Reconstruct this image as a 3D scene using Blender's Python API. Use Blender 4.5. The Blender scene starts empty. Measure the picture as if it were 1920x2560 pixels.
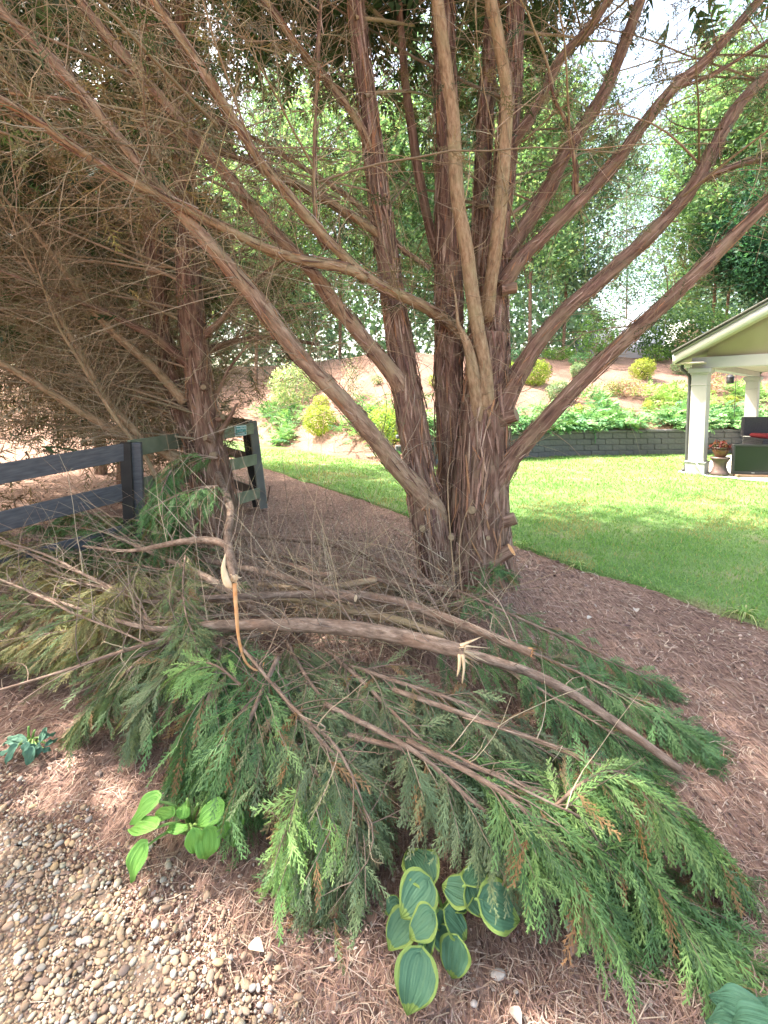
import bpy, bmesh, math, random
import numpy as np
from mathutils import Vector, Matrix
random.seed(5)
rng = np.random.default_rng(11)
scene = bpy.context.scene
COL = scene.collection

# ------------------------------------------------------------------ camera
FPX = 1200.0                      # focal length in photograph pixels (1920 x 2560)
PITCH = math.radians(4.0)
CY = 1003 + FPX * math.tan(PITCH)   # row of the optical axis; the horizon is at row 1003
CAM = np.array([0.0, 0.0, 1.6])
cam_data = bpy.data.cameras.new('camera')
cam_data.sensor_fit = 'HORIZONTAL'; cam_data.sensor_width = 36.0
cam_data.lens = 36.0 * FPX / 1920.0
cam_data.shift_y = -(1280 - CY) / 1920.0
cam_data.clip_start = 0.05; cam_data.clip_end = 900
cam = bpy.data.objects.new('camera', cam_data); COL.objects.link(cam)
cam.location = CAM; cam.rotation_euler = (math.pi / 2 - PITCH, 0, 0)
scene.camera = cam

# ------------------------------------------------------------------ sky, sun, exposure
SUN = Vector((-0.80, 0.24, 1.30)).normalized()
world = bpy.data.worlds.new('World'); scene.world = world; world.use_nodes = True
wn = world.node_tree; wn.nodes.clear()
sky = wn.nodes.new('ShaderNodeTexSky'); sky.sky_type = 'NISHITA'; sky.sun_disc = False
sky.sun_elevation = math.asin(SUN.z); sky.sun_rotation = math.atan2(SUN.x, SUN.y)
sky.air_density = 1.0; sky.dust_density = 5.0; sky.ozone_density = 0.2
bg = wn.nodes.new('ShaderNodeBackground'); bg.inputs['Strength'].default_value = 0.15
wo = wn.nodes.new('ShaderNodeOutputWorld')
wm = wn.nodes.new('ShaderNodeMix'); wm.data_type = 'RGBA'; wm.blend_type = 'MULTIPLY'; wm.inputs[0].default_value = 1.0; wm.inputs[7].default_value = (1.06, 1.0, 0.86, 1)
wn.links.new(sky.outputs[0], wm.inputs[6]); wn.links.new(wm.outputs[2], bg.inputs['Color']); wn.links.new(bg.outputs[0], wo.inputs['Surface'])
sun_data = bpy.data.lights.new('sun', 'SUN'); sun_data.energy = 2.5; sun_data.angle = math.radians(0.53)
sun_data.color = (1.0, 0.95, 0.86)
sun = bpy.data.objects.new('sun', sun_data); COL.objects.link(sun)
sun.rotation_euler = SUN.to_track_quat('Z', 'Y').to_euler()
scene.view_settings.view_transform = 'Standard'; scene.view_settings.look = 'None'
scene.view_settings.gamma = 1.0; scene.view_settings.use_curve_mapping = False
scene.view_settings.exposure = 2.8
scene.render.engine = 'CYCLES'
scene.cycles.max_bounces = 7; scene.cycles.diffuse_bounces = 4; scene.cycles.transmission_bounces = 4
scene.cycles.use_denoising = True

# ------------------------------------------------------------------ helpers
K = 1920.0 / 1659.0
cp_, sp_ = math.cos(PITCH), math.sin(PITCH)
def ray(px, py):
    a = (px - 960) / FPX; b = (CY - py) / FPX
    return np.array([a, cp_ + b * sp_, -sp_ + b * cp_])
def G(px, py, z=0.0):
    d = ray(px, py); return CAM + d * ((z - CAM[2]) / d[2])
def D(px, py, Y):
    d = ray(px, py); return CAM + d * (Y / d[1])
def depth(p):
    q = np.asarray(p) - CAM; return q[1] * cp_ - q[2] * sp_
def nrm(v):
    v = np.asarray(v, float); n = np.linalg.norm(v, axis=-1, keepdims=True); return v / np.maximum(n, 1e-9)

def vnoise(p, seed=0):
    p = np.asarray(p, float); i = np.floor(p).astype(np.int64); f = p - i; f = f * f * (3 - 2 * f)
    def h(a, b, c):
        n = (a * 374761393 + b * 668265263 + c * 2147483647 + seed * 974711) & 0xffffffff
        n = ((n ^ (n >> 13)) * 1274126177) & 0xffffffff
        return ((n ^ (n >> 16)) & 0xffff) / 65535.0
    x, y, z = i[..., 0], i[..., 1], i[..., 2]; r = 0
    for dx in (0, 1):
        for dy in (0, 1):
            for dz in (0, 1):
                w = (f[..., 0] if dx else 1 - f[..., 0]) * (f[..., 1] if dy else 1 - f[..., 1]) * (f[..., 2] if dz else 1 - f[..., 2])
                r = r + w * h(x + dx, y + dy, z + dz)
    return r * 2 - 1

def empty(name, loc, label=None, cat=None, group=None):
    o = bpy.data.objects.new(name, None); COL.objects.link(o); o.location = tuple(float(v) for v in loc)
    o.empty_display_size = 0.1
    return tag(o, label, cat, group)
def tag(o, label=None, cat=None, group=None, kind=None):
    if label: o['label'] = label
    if cat: o['category'] = cat
    if group: o['group'] = group
    if kind: o['kind'] = kind
    return o
def build(name, V, faces, mat, parent=None, col=None, vec=None, smooth=True):
    """V (n,3); faces: list of int arrays (m,3) or (m,4); one mesh object."""
    V = np.asarray(V, np.float64)
    if parent is not None: V = V - np.array(parent.location)
    me = bpy.data.meshes.new(name)
    me.vertices.add(len(V)); me.vertices.foreach_set('co', V.astype(np.float32).ravel())
    if isinstance(faces, np.ndarray): faces = [faces]
    faces = [np.asarray(f, np.int64) for f in faces if len(f)]
    idx = np.concatenate([f.ravel() for f in faces]); tot = np.concatenate([np.full(len(f), f.shape[1]) for f in faces])
    st = np.concatenate([[0], np.cumsum(tot)[:-1]])
    me.loops.add(len(idx)); me.loops.foreach_set('vertex_index', idx.astype(np.int32))
    me.polygons.add(len(tot)); me.polygons.foreach_set('loop_start', st.astype(np.int32))
    me.update(calc_edges=True)
    if smooth: me.polygons.foreach_set('use_smooth', np.ones(len(tot), bool))
    if col is not None:
        c = np.ones((len(V), 4), np.float32); c[:, :3] = col
        me.color_attributes.new('col', 'FLOAT_COLOR', 'POINT').data.foreach_set('color', c.ravel())
    if vec is not None:
        me.attributes.new('bark', 'FLOAT_VECTOR', 'POINT').data.foreach_set('vector', np.asarray(vec, np.float32).ravel())
    if mat is not None: me.materials.append(mat)
    o = bpy.data.objects.new(name, me); COL.objects.link(o)
    if parent is not None: o.parent = parent
    return o
class Acc:
    def __init__(s): s.V = []; s.F = {3: [], 4: []}; s.C = []; s.B = []; s.n = 0
    def add(s, V, F, col=None, vec=None):
        V = np.asarray(V, float)
        for f in (F if isinstance(F, list) else [F]):
            f = np.asarray(f)
            if len(f): s.F[f.shape[1]].append(f + s.n)
        s.V.append(V); s.n += len(V)
        s.C.append(np.broadcast_to(np.asarray((1, 1, 1) if col is None else col, float), V.shape))
        s.B.append(V if vec is None else np.asarray(vec, float))
    def build(s, name, mat, parent=None, smooth=True, kind=None):
        if not s.V: return None
        F = [np.concatenate(s.F[k]) for k in (3, 4) if s.F[k]]
        o = build(name, np.concatenate(s.V), F, mat, parent, np.concatenate(s.C), np.concatenate(s.B), smooth)
        if kind: o['kind'] = kind
        return o

def spline(P, n):
    """Catmull-Rom resampling of rows of P (any columns) to n rows."""
    P = np.asarray(P, float); m = len(P)
    if m < 3:
        t = np.linspace(0, 1, n)[:, None]; return P[0] * (1 - t) + P[-1] * t
    Q = np.vstack([2 * P[0] - P[1], P, 2 * P[-1] - P[-2]])
    t = np.linspace(0, m - 1, n); i = np.clip(np.floor(t).astype(int), 0, m - 2); f = (t - i)[:, None]
    a, b, c, d = Q[i], Q[i + 1], Q[i + 2], Q[i + 3]
    return 0.5 * (2 * b + (c - a) * f + (2 * a - 5 * b + 4 * c - d) * f ** 2 + (3 * b - a - 3 * c + d) * f ** 3)
def frames(P):
    T = nrm(np.gradient(P, axis=0)); X = np.zeros_like(T)
    u = np.cross(T[0], [0.13, 0.97, 0.2]); u = u / np.linalg.norm(u)
    for i in range(len(P)):
        u = u - T[i] * u.dot(T[i]); u = u / max(np.linalg.norm(u), 1e-9); X[i] = u
    return T, X, np.cross(T, X)
def tube(P, R, seg=12, rough=0.0, cap=True, seed=0, closed_tip=False):
    """bark-displaced tube; returns V, faces, bark coordinates"""
    P = np.asarray(P, float); R = np.asarray(R, float); n = len(P)
    T, X, Y = frames(P); s = np.concatenate([[0], np.cumsum(np.linalg.norm(np.diff(P, axis=0), axis=1))])
    th = np.linspace(0, 2 * np.pi, seg, endpoint=False); c, q = np.cos(th), np.sin(th)
    rr = np.repeat(R[:, None], seg, 1)
    B = np.stack([rr * c, rr * q, np.repeat(s[:, None], seg, 1)], -1) + seed * 3.7
    if rough > 0:
        b = B.copy(); b[..., 2] *= 0.14
        twist = 0.6 * s[:, None]
        f1 = vnoise(b * 17 + .5 * vnoise(B * 9, seed)[..., None], seed); f2 = vnoise(b * 46, seed + 1); f3 = vnoise(B * np.array([3, 3, 2.2]), seed + 2)
        ridge = np.sqrt(np.abs(f1)) * 1.3 - 0.75
        rr = rr * (1 + rough * (0.9 * ridge + 0.55 * f2) + 0.12 * f3 * min(1.0, rough * 8))
    V = P[:, None, :] + rr[..., None] * (X[:, None, :] * c[None, :, None] + Y[:, None, :] * q[None, :, None])
    i = np.arange(n - 1)[:, None] * seg; j = np.arange(seg)[None, :]; k = (j + 1) % seg
    F = np.stack([i + j, i + k, i + seg + k, i + seg + j], -1).reshape(-1, 4)
    V = V.reshape(-1, 3); B = B.reshape(-1, 3); faces = [F]
    if cap:
        V = np.vstack([V, P[0], P[-1]]); B = np.vstack([B, B[0], B[-1]]); a, b_ = n * seg, n * seg + 1
        jj = np.arange(seg); kk = (jj + 1) % seg
        faces.append(np.concatenate([np.stack([np.full(seg, a), kk, jj], 1), np.stack([np.full(seg, b_), (n - 1) * seg + jj, (n - 1) * seg + kk], 1)]))
    return V, faces, B
def twig_batch(P0, D0, L, R0, bend, K_=6, sides=3, wig=0.06, zmin=None):
    """many thin curved tubes at once; returns V, F and the centre lines (N,K,3)"""
    N = len(P0); t = np.linspace(0, 1, K_)[None, :, None]; L = np.asarray(L)[:, None, None]
    P = P0[:, None, :] + D0[:, None, :] * L * t + bend[:, None, :] * L * t ** 2
    P = P + np.cumsum(rng.normal(0, wig, (N, K_, 3)), 1) * L * t / K_ ** 0.5
    if zmin is not None: P[..., 2] = np.maximum(P[..., 2], zmin)
    T = nrm(np.gradient(P, axis=1)); ref = np.array([0.31, 0.52, 0.79]); X = nrm(np.cross(T, ref)); Y = np.cross(T, X)
    R = np.asarray(R0)[:, None] * np.linspace(1, 0.3, K_)[None, :]
    th = np.arange(sides) * 2 * np.pi / sides
    V = P[:, :, None, :] + R[:, :, None, None] * (X[:, :, None, :] * np.cos(th)[None, None, :, None] + Y[:, :, None, :] * np.sin(th)[None, None, :, None])
    b = (np.arange(N) * K_ * sides)[:, None, None] + (np.arange(K_ - 1) * sides)[None, :, None]
    j = np.arange(sides)[None, None, :]; k = (j + 1) % sides
    F = np.stack([b + j, b + k, b + sides + k, b + sides + j], -1).reshape(-1, 4)
    return V.reshape(-1, 3), F, P
def rdir(n, up=0.0, spread=1.0):
    v = rng.normal(0, spread, (n, 3)); v[:, 2] += up; return nrm(v)

# ---- foliage sprays (flat scale-leaved fans), local frame: stalk along +Y, plane XY
def spray(seed, nside=11, tert=3, hi=True):
    r = np.random.default_rng(seed); V = []; F = []; C = []
    def tri(a, b, c, sh):
        n = len(V); V.extend([a, b, c]); F.append((n, n + 1, n + 2)); C.extend([sh, sh, sh * 1.12])
    def ax(t): return np.array([0.05 * math.sin(3 * t + seed), t, -(0.20 if hi else 0.10) * t * t])
    for a, b in ((0, .5), (.5, 1.0)):
        p, q = ax(a), ax(b); w = np.array([0.016 * (1.2 - a), 0, 0])
        tri(p - w, p + w, q, 0.85)
    for i in range(nside * 2):
        t = 0.05 + 0.93 * (i + r.uniform(-.3, .3)) / (nside * 2); t = min(max(t, 0.02), .98); sgn = 1 if i % 2 else -1
        l = (0.34 * (1 - t) ** 0.8 + 0.07) * r.uniform(.75, 1.2) * min(1, 0.55 + 2.2 * t)
        an = math.radians(r.uniform(22, 38) if hi else r.uniform(30, 48)); d = np.array([sgn * math.sin(an), math.cos(an), r.uniform(-.35, .05)])
        p = ax(t); e = p + d * l; sh = r.uniform(.85, 1.15)
        if tert < 0:
            w = np.array([d[1], -d[0], 0]) * (0.06 if tert == -1 else 0.016); tri(p + w, p - w, e, sh); continue
        if not hi:
            w = np.array([d[1], -d[0], 0]) * 0.045; tri(p + w * .5, p - w * .5, e, sh); m = p + d * l * .5
            tri(m, m + w * 1.6 + d * l * .12, m + d * l * .42 + w, sh); tri(m, m - w * 1.6 + d * l * .12, m + d * l * .42 - w, sh)
            continue
        w = np.array([d[1], -d[0], 0]) * 0.017; tri(p + w, p - w, e, sh)
        for k in range(tert):
            u = (k + .6) / (tert + .4); m = p + d * l * u; ll = l * (1 - u * .75) * .42 + .018
            for s2 in (-1, 1):
                a2 = an * sgn + s2 * math.radians(r.uniform(20, 36)); d2 = np.array([math.sin(a2), math.cos(a2), r.uniform(-.4, 0)])
                w2 = np.array([d2[1], -d2[0], 0]) * 0.014; tri(m + w2, m - w2, m + d2 * ll, sh * r.uniform(.92, 1.1))
    return np.array(V), np.array(F), np.array(C)
SPRAY_HI = [spray(s, 6, 2) for s in range(6)]
SPRAY_LO = [spray(20 + s, 5, 0, False) for s in range(5)]
SPRAY_THIN = [spray(60 + s, 5, -2, False) for s in range(5)]
SPRAY_XLO = [spray(40 + s, 4, -1, False) for s in range(5)]
def place_sprays(acc, P, Dr, Up, L, C, lib, width=1.0):
    """instances of spray shapes at P, along Dr, with plane normal near Up, length L, colour C (N,3)"""
    P, Dr, Up, L, C = map(np.asarray, (P, Dr, Up, L, C)); Dr = nrm(Dr); X = nrm(np.cross(Dr, Up)); Z = np.cross(X, Dr)
    which = rng.integers(0, len(lib), len(P))
    for k in range(len(lib)):
        s = np.where(which == k)[0]
        if not len(s): continue
        v, f, c = lib[k]; wd = width * rng.uniform(.85, 1.15, len(s))[:, None, None]
        V = (v[None, :, 0:1] * X[s][:, None, :] * wd + v[None, :, 1:2] * Dr[s][:, None, :] + v[None, :, 2:3] * Z[s][:, None, :]) * L[s][:, None, None] + P[s][:, None, :]
        F = f[None] + (np.arange(len(s)) * len(v))[:, None, None]
        Cc = C[s][:, None, :] * c[None, :, None]
        acc.add(V.reshape(-1, 3), F.reshape(-1, 3), Cc.reshape(-1, 3))
def pick(cols, n, jitter=0.12):
    cols = np.asarray(cols, float); c = cols[rng.integers(0, len(cols), n)]
    return c * rng.uniform(1 - jitter, 1 + jitter, (n, 1)) * rng.uniform(.95, 1.05, (n, 3))
def leaf_tris(acc, P, N, L, W, C):
    n = len(P); N = nrm(N); A = rng.normal(0, 1, (n, 3)); A = nrm(A - N * (A * N).sum(1, keepdims=True)); S = np.cross(N, A); L = np.asarray(L)[:, None]; W = np.asarray(W)[:, None]
    V = np.stack([P - A * L * .45 - S * W * .25, P + S * W * .62, P + A * L * .6 - S * W * .3], 1)
    acc.add(V.reshape(-1, 3), np.arange(n * 3).reshape(-1, 3), np.repeat(C[:, None, :], 3, 1).reshape(-1, 3))
def leaf_quads(acc, P, N, L, W, C, along=None):
    """pointed folded leaves"""
    n = len(P); N = nrm(N); A = rng.normal(0, 1, (n, 3)) if along is None else along
    A = nrm(A - N * (A * N).sum(1, keepdims=True)); S = np.cross(N, A); L = np.asarray(L)[:, None]; W = np.asarray(W)[:, None]
    V = np.stack([P, P + A * L * .5 + S * W * .5 + N * W * .15, P + A * L - N * L * .08, P + A * L * .5 - S * W * .5 + N * W * .15], 1)
    F = np.array([[0, 1, 2], [0, 2, 3]])[None] + (np.arange(n) * 4)[:, None, None]
    acc.add(V.reshape(-1, 3), F.reshape(-1, 3), np.repeat(C[:, None, :], 4, 1).reshape(-1, 3))

# ------------------------------------------------------------------ materials
def new_mat(name):
    m = bpy.data.materials.new(name); m.use_nodes = True; t = m.node_tree; t.nodes.clear()
    o = t.nodes.new('ShaderNodeOutputMaterial'); b = t.nodes.new('ShaderNodeBsdfPrincipled'); t.links.new(b.outputs[0], o.inputs[0])
    b.inputs['Specular IOR Level'].default_value = 0.3
    return m, t, b, o
def nd(t, kind, **kw):
    n = t.nodes.new(kind)
    for k, v in kw.items():
        if k in n.inputs.keys(): n.inputs[k].default_value = v
        else: setattr(n, k, v)
    return n
def ramp(t, stops):
    r = t.nodes.new('ShaderNodeValToRGB'); e = r.color_ramp.elements
    while len(e) < len(stops): e.new(0.5)
    for el, (p, c) in zip(e, stops): el.position = p; el.color = (*c, 1)
    return r
def mapping(t, src, scale):
    m = t.nodes.new('ShaderNodeMapping'); m.inputs['Scale'].default_value = scale; t.links.new(src, m.inputs['Vector']); return m.outputs[0]
def mixc(t, fac, a, b, blend='MIX'):
    m = t.nodes.new('ShaderNodeMix'); m.data_type = 'RGBA'; m.blend_type = blend
    for s, i in ((fac, 0), (a, 6), (b, 7)):
        if hasattr(s, 'links'): t.links.new(s, m.inputs[i])
        else: m.inputs[i].default_value = s if i == 0 else (*s, 1)
    return m.outputs[2]
def mat_bark(name, dark, mid, light, tint, scale=60, bump=0.8, stretch=0.10):
    m, t, b, o = new_mat(name); at = nd(t, 'ShaderNodeAttribute', attribute_name='bark')
    v = mapping(t, at.outputs['Vector'], (1, 1, stretch)); n1 = nd(t, 'ShaderNodeTexNoise', Scale=scale, Detail=7.0, Roughness=0.65); t.links.new(v, n1.inputs['Vector'])
    r = ramp(t, [(0.30, dark), (0.5, mid), (0.72, light)]); t.links.new(n1.outputs['Fac'], r.inputs[0])
    n2 = nd(t, 'ShaderNodeTexNoise', Scale=7.0, Detail=4.0); t.links.new(at.outputs['Vector'], n2.inputs['Vector'])
    r2 = ramp(t, [(0.45, (0, 0, 0)), (0.68, (1, 1, 1))]); t.links.new(n2.outputs['Fac'], r2.inputs[0])
    n3 = nd(t, 'ShaderNodeTexNoise', Scale=scale * 1.7, Detail=3.0); t.links.new(at.outputs['Vector'], n3.inputs['Vector'])
    c = mixc(t, r2.outputs[0], r.outputs[0], tint, 'MIX')
    c2 = mixc(t, 0.55, r.outputs[0], c); t.links.new(c2, b.inputs['Base Color']); b.inputs['Roughness'].default_value = 0.9
    ad = nd(t, 'ShaderNodeMath', operation='ADD'); t.links.new(n1.outputs['Fac'], ad.inputs[0])
    mu = nd(t, 'ShaderNodeMath', operation='MULTIPLY'); mu.inputs[1].default_value = 0.35; t.links.new(n3.outputs['Fac'], mu.inputs[0]); t.links.new(mu.outputs[0], ad.inputs[1])
    bp = nd(t, 'ShaderNodeBump', Strength=bump, Distance=0.012); t.links.new(ad.outputs[0], bp.inputs['Height']); t.links.new(bp.outputs[0], b.inputs['Normal'])
    return m
def mat_leaf(name, transl=0.35, rough=0.55, gain=(1, 1, 1)):
    m, t, b, o = new_mat(name); at = nd(t, 'ShaderNodeAttribute', attribute_name='col')
    c = mixc(t, 1.0, at.outputs['Color'], gain, 'MULTIPLY')
    t.links.new(c, b.inputs['Base Color']); b.inputs['Roughness'].default_value = rough; b.inputs['Specular IOR Level'].default_value = 0.25
    tr = t.nodes.new('ShaderNodeBsdfTranslucent'); c3 = mixc(t, 1.0, c, (1.25, 1.25, 0.7), 'MULTIPLY'); t.links.new(c3, tr.inputs['Color'])
    mx = t.nodes.new('ShaderNodeMixShader'); mx.inputs[0].default_value = transl
    t.links.new(b.outputs[0], mx.inputs[1]); t.links.new(tr.outputs[0], mx.inputs[2]); t.links.new(mx.outputs[0], o.inputs[0])
    return m
def mat_plain(name, c1, c2=None, rough=0.6, scale=12.0, bump=0.0, metal=0.0, spec=0.3, stretch=(1, 1, 1), detail=5.0):
    m, t, b, o = new_mat(name); c2 = c2 or tuple(v * 0.82 for v in c1)
    tc = t.nodes.new('ShaderNodeTexCoord'); v = mapping(t, tc.outputs['Object'], stretch)
    n = nd(t, 'ShaderNodeTexNoise', Scale=scale, Detail=detail); t.links.new(v, n.inputs['Vector'])
    r = ramp(t, [(0.35, c1), (0.68, c2)]); t.links.new(n.outputs['Fac'], r.inputs[0]); t.links.new(r.outputs[0], b.inputs['Base Color'])
    b.inputs['Roughness'].default_value = rough; b.inputs['Metallic'].default_value = metal; b.inputs['Specular IOR Level'].default_value = spec
    if bump:
        bp = nd(t, 'ShaderNodeBump', Strength=bump, Distance=0.01); t.links.new(n.outputs['Fac'], bp.inputs['Height']); t.links.new(bp.outputs[0], b.inputs['Normal'])
    return m
def mat_vcol(name, rough=0.85, bump=0.0, scale=80.0):
    m, t, b, o = new_mat(name); at = nd(t, 'ShaderNodeAttribute', attribute_name='col')
    tc = t.nodes.new('ShaderNodeTexCoord'); n = nd(t, 'ShaderNodeTexNoise', Scale=scale, Detail=4.0); t.links.new(tc.outputs['Object'], n.inputs['Vector'])
    r = ramp(t, [(0.3, (.78, .78, .78)), (0.7, (1.12, 1.12, 1.12))]); t.links.new(n.outputs['Fac'], r.inputs[0])
    c = mixc(t, 1.0, at.outputs['Color'], r.outputs[0], 'MULTIPLY'); t.links.new(c, b.inputs['Base Color']); b.inputs['Roughness'].default_value = rough
    if bump:
        bp = nd(t, 'ShaderNodeBump', Strength=bump, Distance=0.004); t.links.new(n.outputs['Fac'], bp.inputs['Height']); t.links.new(bp.outputs[0], b.inputs['Normal'])
    return m
def mat_mulch(name):
    m, t, b, o = new_mat(name); tc = t.nodes.new('ShaderNodeTexCoord'); src = tc.outputs['Object']
    outs = []
    for k, (ang, sc) in enumerate(((0.4, 26), (1.5, 30), (2.5, 24))):
        mp = t.nodes.new('ShaderNodeMapping'); mp.inputs['Rotation'].default_value = (0, 0, ang); mp.inputs['Scale'].default_value = (1, 0.13, 1); t.links.new(src, mp.inputs['Vector'])
        n = nd(t, 'ShaderNodeTexNoise', Scale=float(sc) * 3, Detail=3.0, Roughness=0.6); t.links.new(mp.outputs[0], n.inputs['Vector']); outs.append(n.outputs['Fac'])
    mx = nd(t, 'ShaderNodeMath', operation='MAXIMUM'); t.links.new(outs[0], mx.inputs[0]); t.links.new(outs[1], mx.inputs[1])
    mx2 = nd(t, 'ShaderNodeMath', operation='MAXIMUM'); t.links.new(mx.outputs[0], mx2.inputs[0]); t.links.new(outs[2], mx2.inputs[1])
    r = ramp(t, [(0.45, (0.10, 0.062, 0.050)), (0.58, (0.25, 0.165, 0.132)), (0.74, (0.41, 0.30, 0.245))]); t.links.new(mx2.outputs[0], r.inputs[0])
    n2 = nd(t, 'ShaderNodeTexNoise', Scale=1.1, Detail=5.0); t.links.new(src, n2.inputs['Vector'])
    r2 = ramp(t, [(0.35, (0.80, 0.72, 0.70)), (0.65, (1.22, 1.12, 1.05))]); t.links.new(n2.outputs['Fac'], r2.inputs[0])
    c = mixc(t, 1.0, r.outputs[0], r2.outputs[0], 'MULTIPLY'); t.links.new(c, b.inputs['Base Color']); b.inputs['Roughness'].default_value = 0.95
    bp = nd(t, 'ShaderNodeBump', Strength=0.9, Distance=0.02); t.links.new(mx2.outputs[0], bp.inputs['Height']); t.links.new(bp.outputs[0], b.inputs['Normal'])
    return m
M = {}
M['mulch'] = mat_mulch('mulch')
M['bark'] = mat_bark('cypress bark', (0.045, 0.024, 0.018), (0.185, 0.105, 0.075), (0.44, 0.30, 0.235), (0.27, 0.20, 0.13), scale=42, bump=1.0, stretch=0.085)
M['bark_mid'] = mat_bark('smoother limb bark', (0.14, 0.085, 0.058), (0.30, 0.195, 0.135), (0.50, 0.37, 0.27), (0.36, 0.28, 0.17), scale=40, bump=0.8, stretch=0.2)
M['bark_light'] = mat_bark('weathered branch bark', (0.15, 0.09, 0.055), (0.32, 0.215, 0.13), (0.48, 0.36, 0.24), (0.33, 0.285, 0.16), scale=40, bump=0.7, stretch=0.3)
M['bark_cut'] = mat_bark('fresh branch bark', (0.09, 0.06, 0.045), (0.235, 0.165, 0.125), (0.42, 0.32, 0.255), (0.24, 0.14, 0.095), scale=48, bump=0.9, stretch=0.3)
M['twig'] = mat_vcol('twig bark', 0.9)
M['leaf'] = mat_leaf('foliage', 0.25)
M['bgleaf'] = mat_leaf('broadleaf foliage', 0.5, 0.45)
M['blade'] = mat_leaf('grass blade', 0.35)
M['litter'] = mat_vcol('pine straw', 0.85)
M['pebble'] = mat_vcol('pebble', 0.85, 0.2, 60)
M['wood'] = mat_plain('fresh cut wood', (0.72, 0.50, 0.30), (0.80, 0.62, 0.42), 0.7, 40, 0.2)
M['wood_old'] = mat_plain('old cut wood', (0.30, 0.225, 0.14), (0.22, 0.16, 0.10), 0.8, 50, 0.2)
M['strip'] = mat_plain('inner bark', (0.62, 0.27, 0.10), (0.70, 0.40, 0.20), 0.7, 30, 0.2)
M['fence'] = mat_plain('charcoal fence paint', (0.068, 0.070, 0.080), (0.11, 0.112, 0.122), 0.6, 9, 0.15, stretch=(1, 1, 6))
M['fence_green'] = mat_plain('algae stained fence paint', (0.13, 0.15, 0.10), (0.20, 0.22, 0.15), 0.7, 6, 0.15)
M['fence_grey'] = mat_plain('weathered grey fence paint', (0.15, 0.16, 0.155), (0.20, 0.215, 0.19), 0.7, 6, 0.15)
M['fence_backlit'] = mat_plain('fence paint darkened as backlit', (0.018, 0.016, 0.016), (0.03, 0.028, 0.026), 0.6, 9)  # near-black; backlit shade of the return rails is put into this colour
M['block'] = mat_plain('grey concrete block', (0.115, 0.113, 0.125), (0.155, 0.152, 0.165), 0.9, 18, 0.4)

# ------------------------------------------------------------------ terrain curves
YL_X = np.array([-9, -7.0, -5.0, -2.9, -1.1, 0.34, 1.4, 1.8, 2.2, 2.65, 3.5, 5.0, 9.0, 24.0])
YL_Y = np.array([20.4, 17.5, 14.6, 11.5, 8.75, 6.6, 5.34, 4.62, 4.06, 3.40, 2.1, -0.4, -4.0, -6.0])
YB_X = np.array([-40, -9.0, -7.0, -4.0, -2.5, -1.0, 0.5, 1.2, 2.5, 5.0, 9.0, 15.0, 24.0, 60.0])
YB_Y = np.array([24, 20.6, 19.6, 17.2, 15.0, 13.0, 11.7, 11.75, 12.6, 13.7, 14.2, 14.4, 14.6, 15.0])
def Yl(x): return np.interp(x, YL_X, YL_Y)
def Yb(x): return np.interp(x, YB_X, YB_Y)
def wall_h(x): return 0.70 * np.clip((np.asarray(x) - 0.45) / 0.35, 0, 1)
def bank_z(x, y):
    q = np.maximum(y - Yb(x), 0); s = np.clip(q / 9.5, 0, 1); top = 3.75
    z = wall_h(x) + (top - wall_h(x)) * (0.75 * s + 0.25 * np.sin(s * math.pi / 2)) + np.maximum(q - 9.5, 0) * 0.03
    return z
def GB(px, py):
    """ray against ground or bank"""
    d = ray(px, py); t = 3.0
    for _ in range(6000):
        p = CAM + d * t
        z = float(bank_z(p[0], p[1])) if p[1] > Yb(p[0]) else 0.0
        if p[2] <= z: return np.array([p[0], p[1], z])
        t += 0.01
        if p[1] > Yb(p[0]) + 9.6: return np.array([p[0], p[1], float(bank_z(p[0], p[1]))])
    return p

# ------------------------------------------------------------------ ground, bank, lawn
def grid(xs, ys, zf):
    X, Y = np.meshgrid(xs, ys); Z = zf(X, Y); V = np.stack([X, Y, Z], -1).reshape(-1, 3)
    nx, ny = len(xs), len(ys); i = np.arange(ny - 1)[:, None] * nx + np.arange(nx - 1)[None]
    return V, np.stack([i, i + 1, i + nx + 1, i + nx], -1).reshape(-1, 4)
def gz(X, Y):
    P = np.stack([X, Y, X * 0], -1)
    return 0.014 * vnoise(P * 3, 1) + 0.007 * vnoise(P * 11, 2) + 0.004 * vnoise(P * 31, 3) - 0.006
xs = np.concatenate([[-400, -120, -60, -30, -18, -12, -9, -7], np.arange(-5.5, 6.0, 0.08), [6.5, 8, 10, 14, 20, 30, 60, 120, 400]])
ys = np.concatenate([[-200, -60, -20, -8, -3, -1], np.arange(0.0, 8.5, 0.08), [9, 10, 12, 15, 20, 30, 60, 120, 420]])
V, F = grid(xs, ys, gz)
tag(build('ground', V, F, M['mulch']), kind='structure')
def bank_mesh():
    us = np.concatenate([np.arange(-40, -9, 2.5), np.arange(-9, 16, 0.22), np.arange(16, 61, 4)])
    qs = np.concatenate([[0.10], np.arange(0.35, 11, 0.3), [13, 17, 24, 36, 60, 110]])
    U, Q = np.meshgrid(us, qs); Y = Yb(U) + Q
    N = np.stack([U, Y, U * 0], -1)
    Z = bank_z(U, Y) + (0.05 * vnoise(N * 1.7, 5) + 0.02 * vnoise(N * 6, 6)) * np.clip(Q / 0.8, 0, 1) - 0.02
    # a skirt that goes below the ground at the foot
    U = np.vstack([U[:1], U]); Y = np.vstack([Y[:1] - 0.02, Y]); Z = np.vstack([Z[:1] * 0 - 0.2, Z])
    V = np.stack([U, Y, Z], -1).reshape(-1, 3); nx, ny = U.shape[1], U.shape[0]
    i = np.arange(ny - 1)[:, None] * nx + np.arange(nx - 1)[None]
    return V, np.stack([i, i + 1, i + nx + 1, i + nx], -1).reshape(-1, 4)
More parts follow.
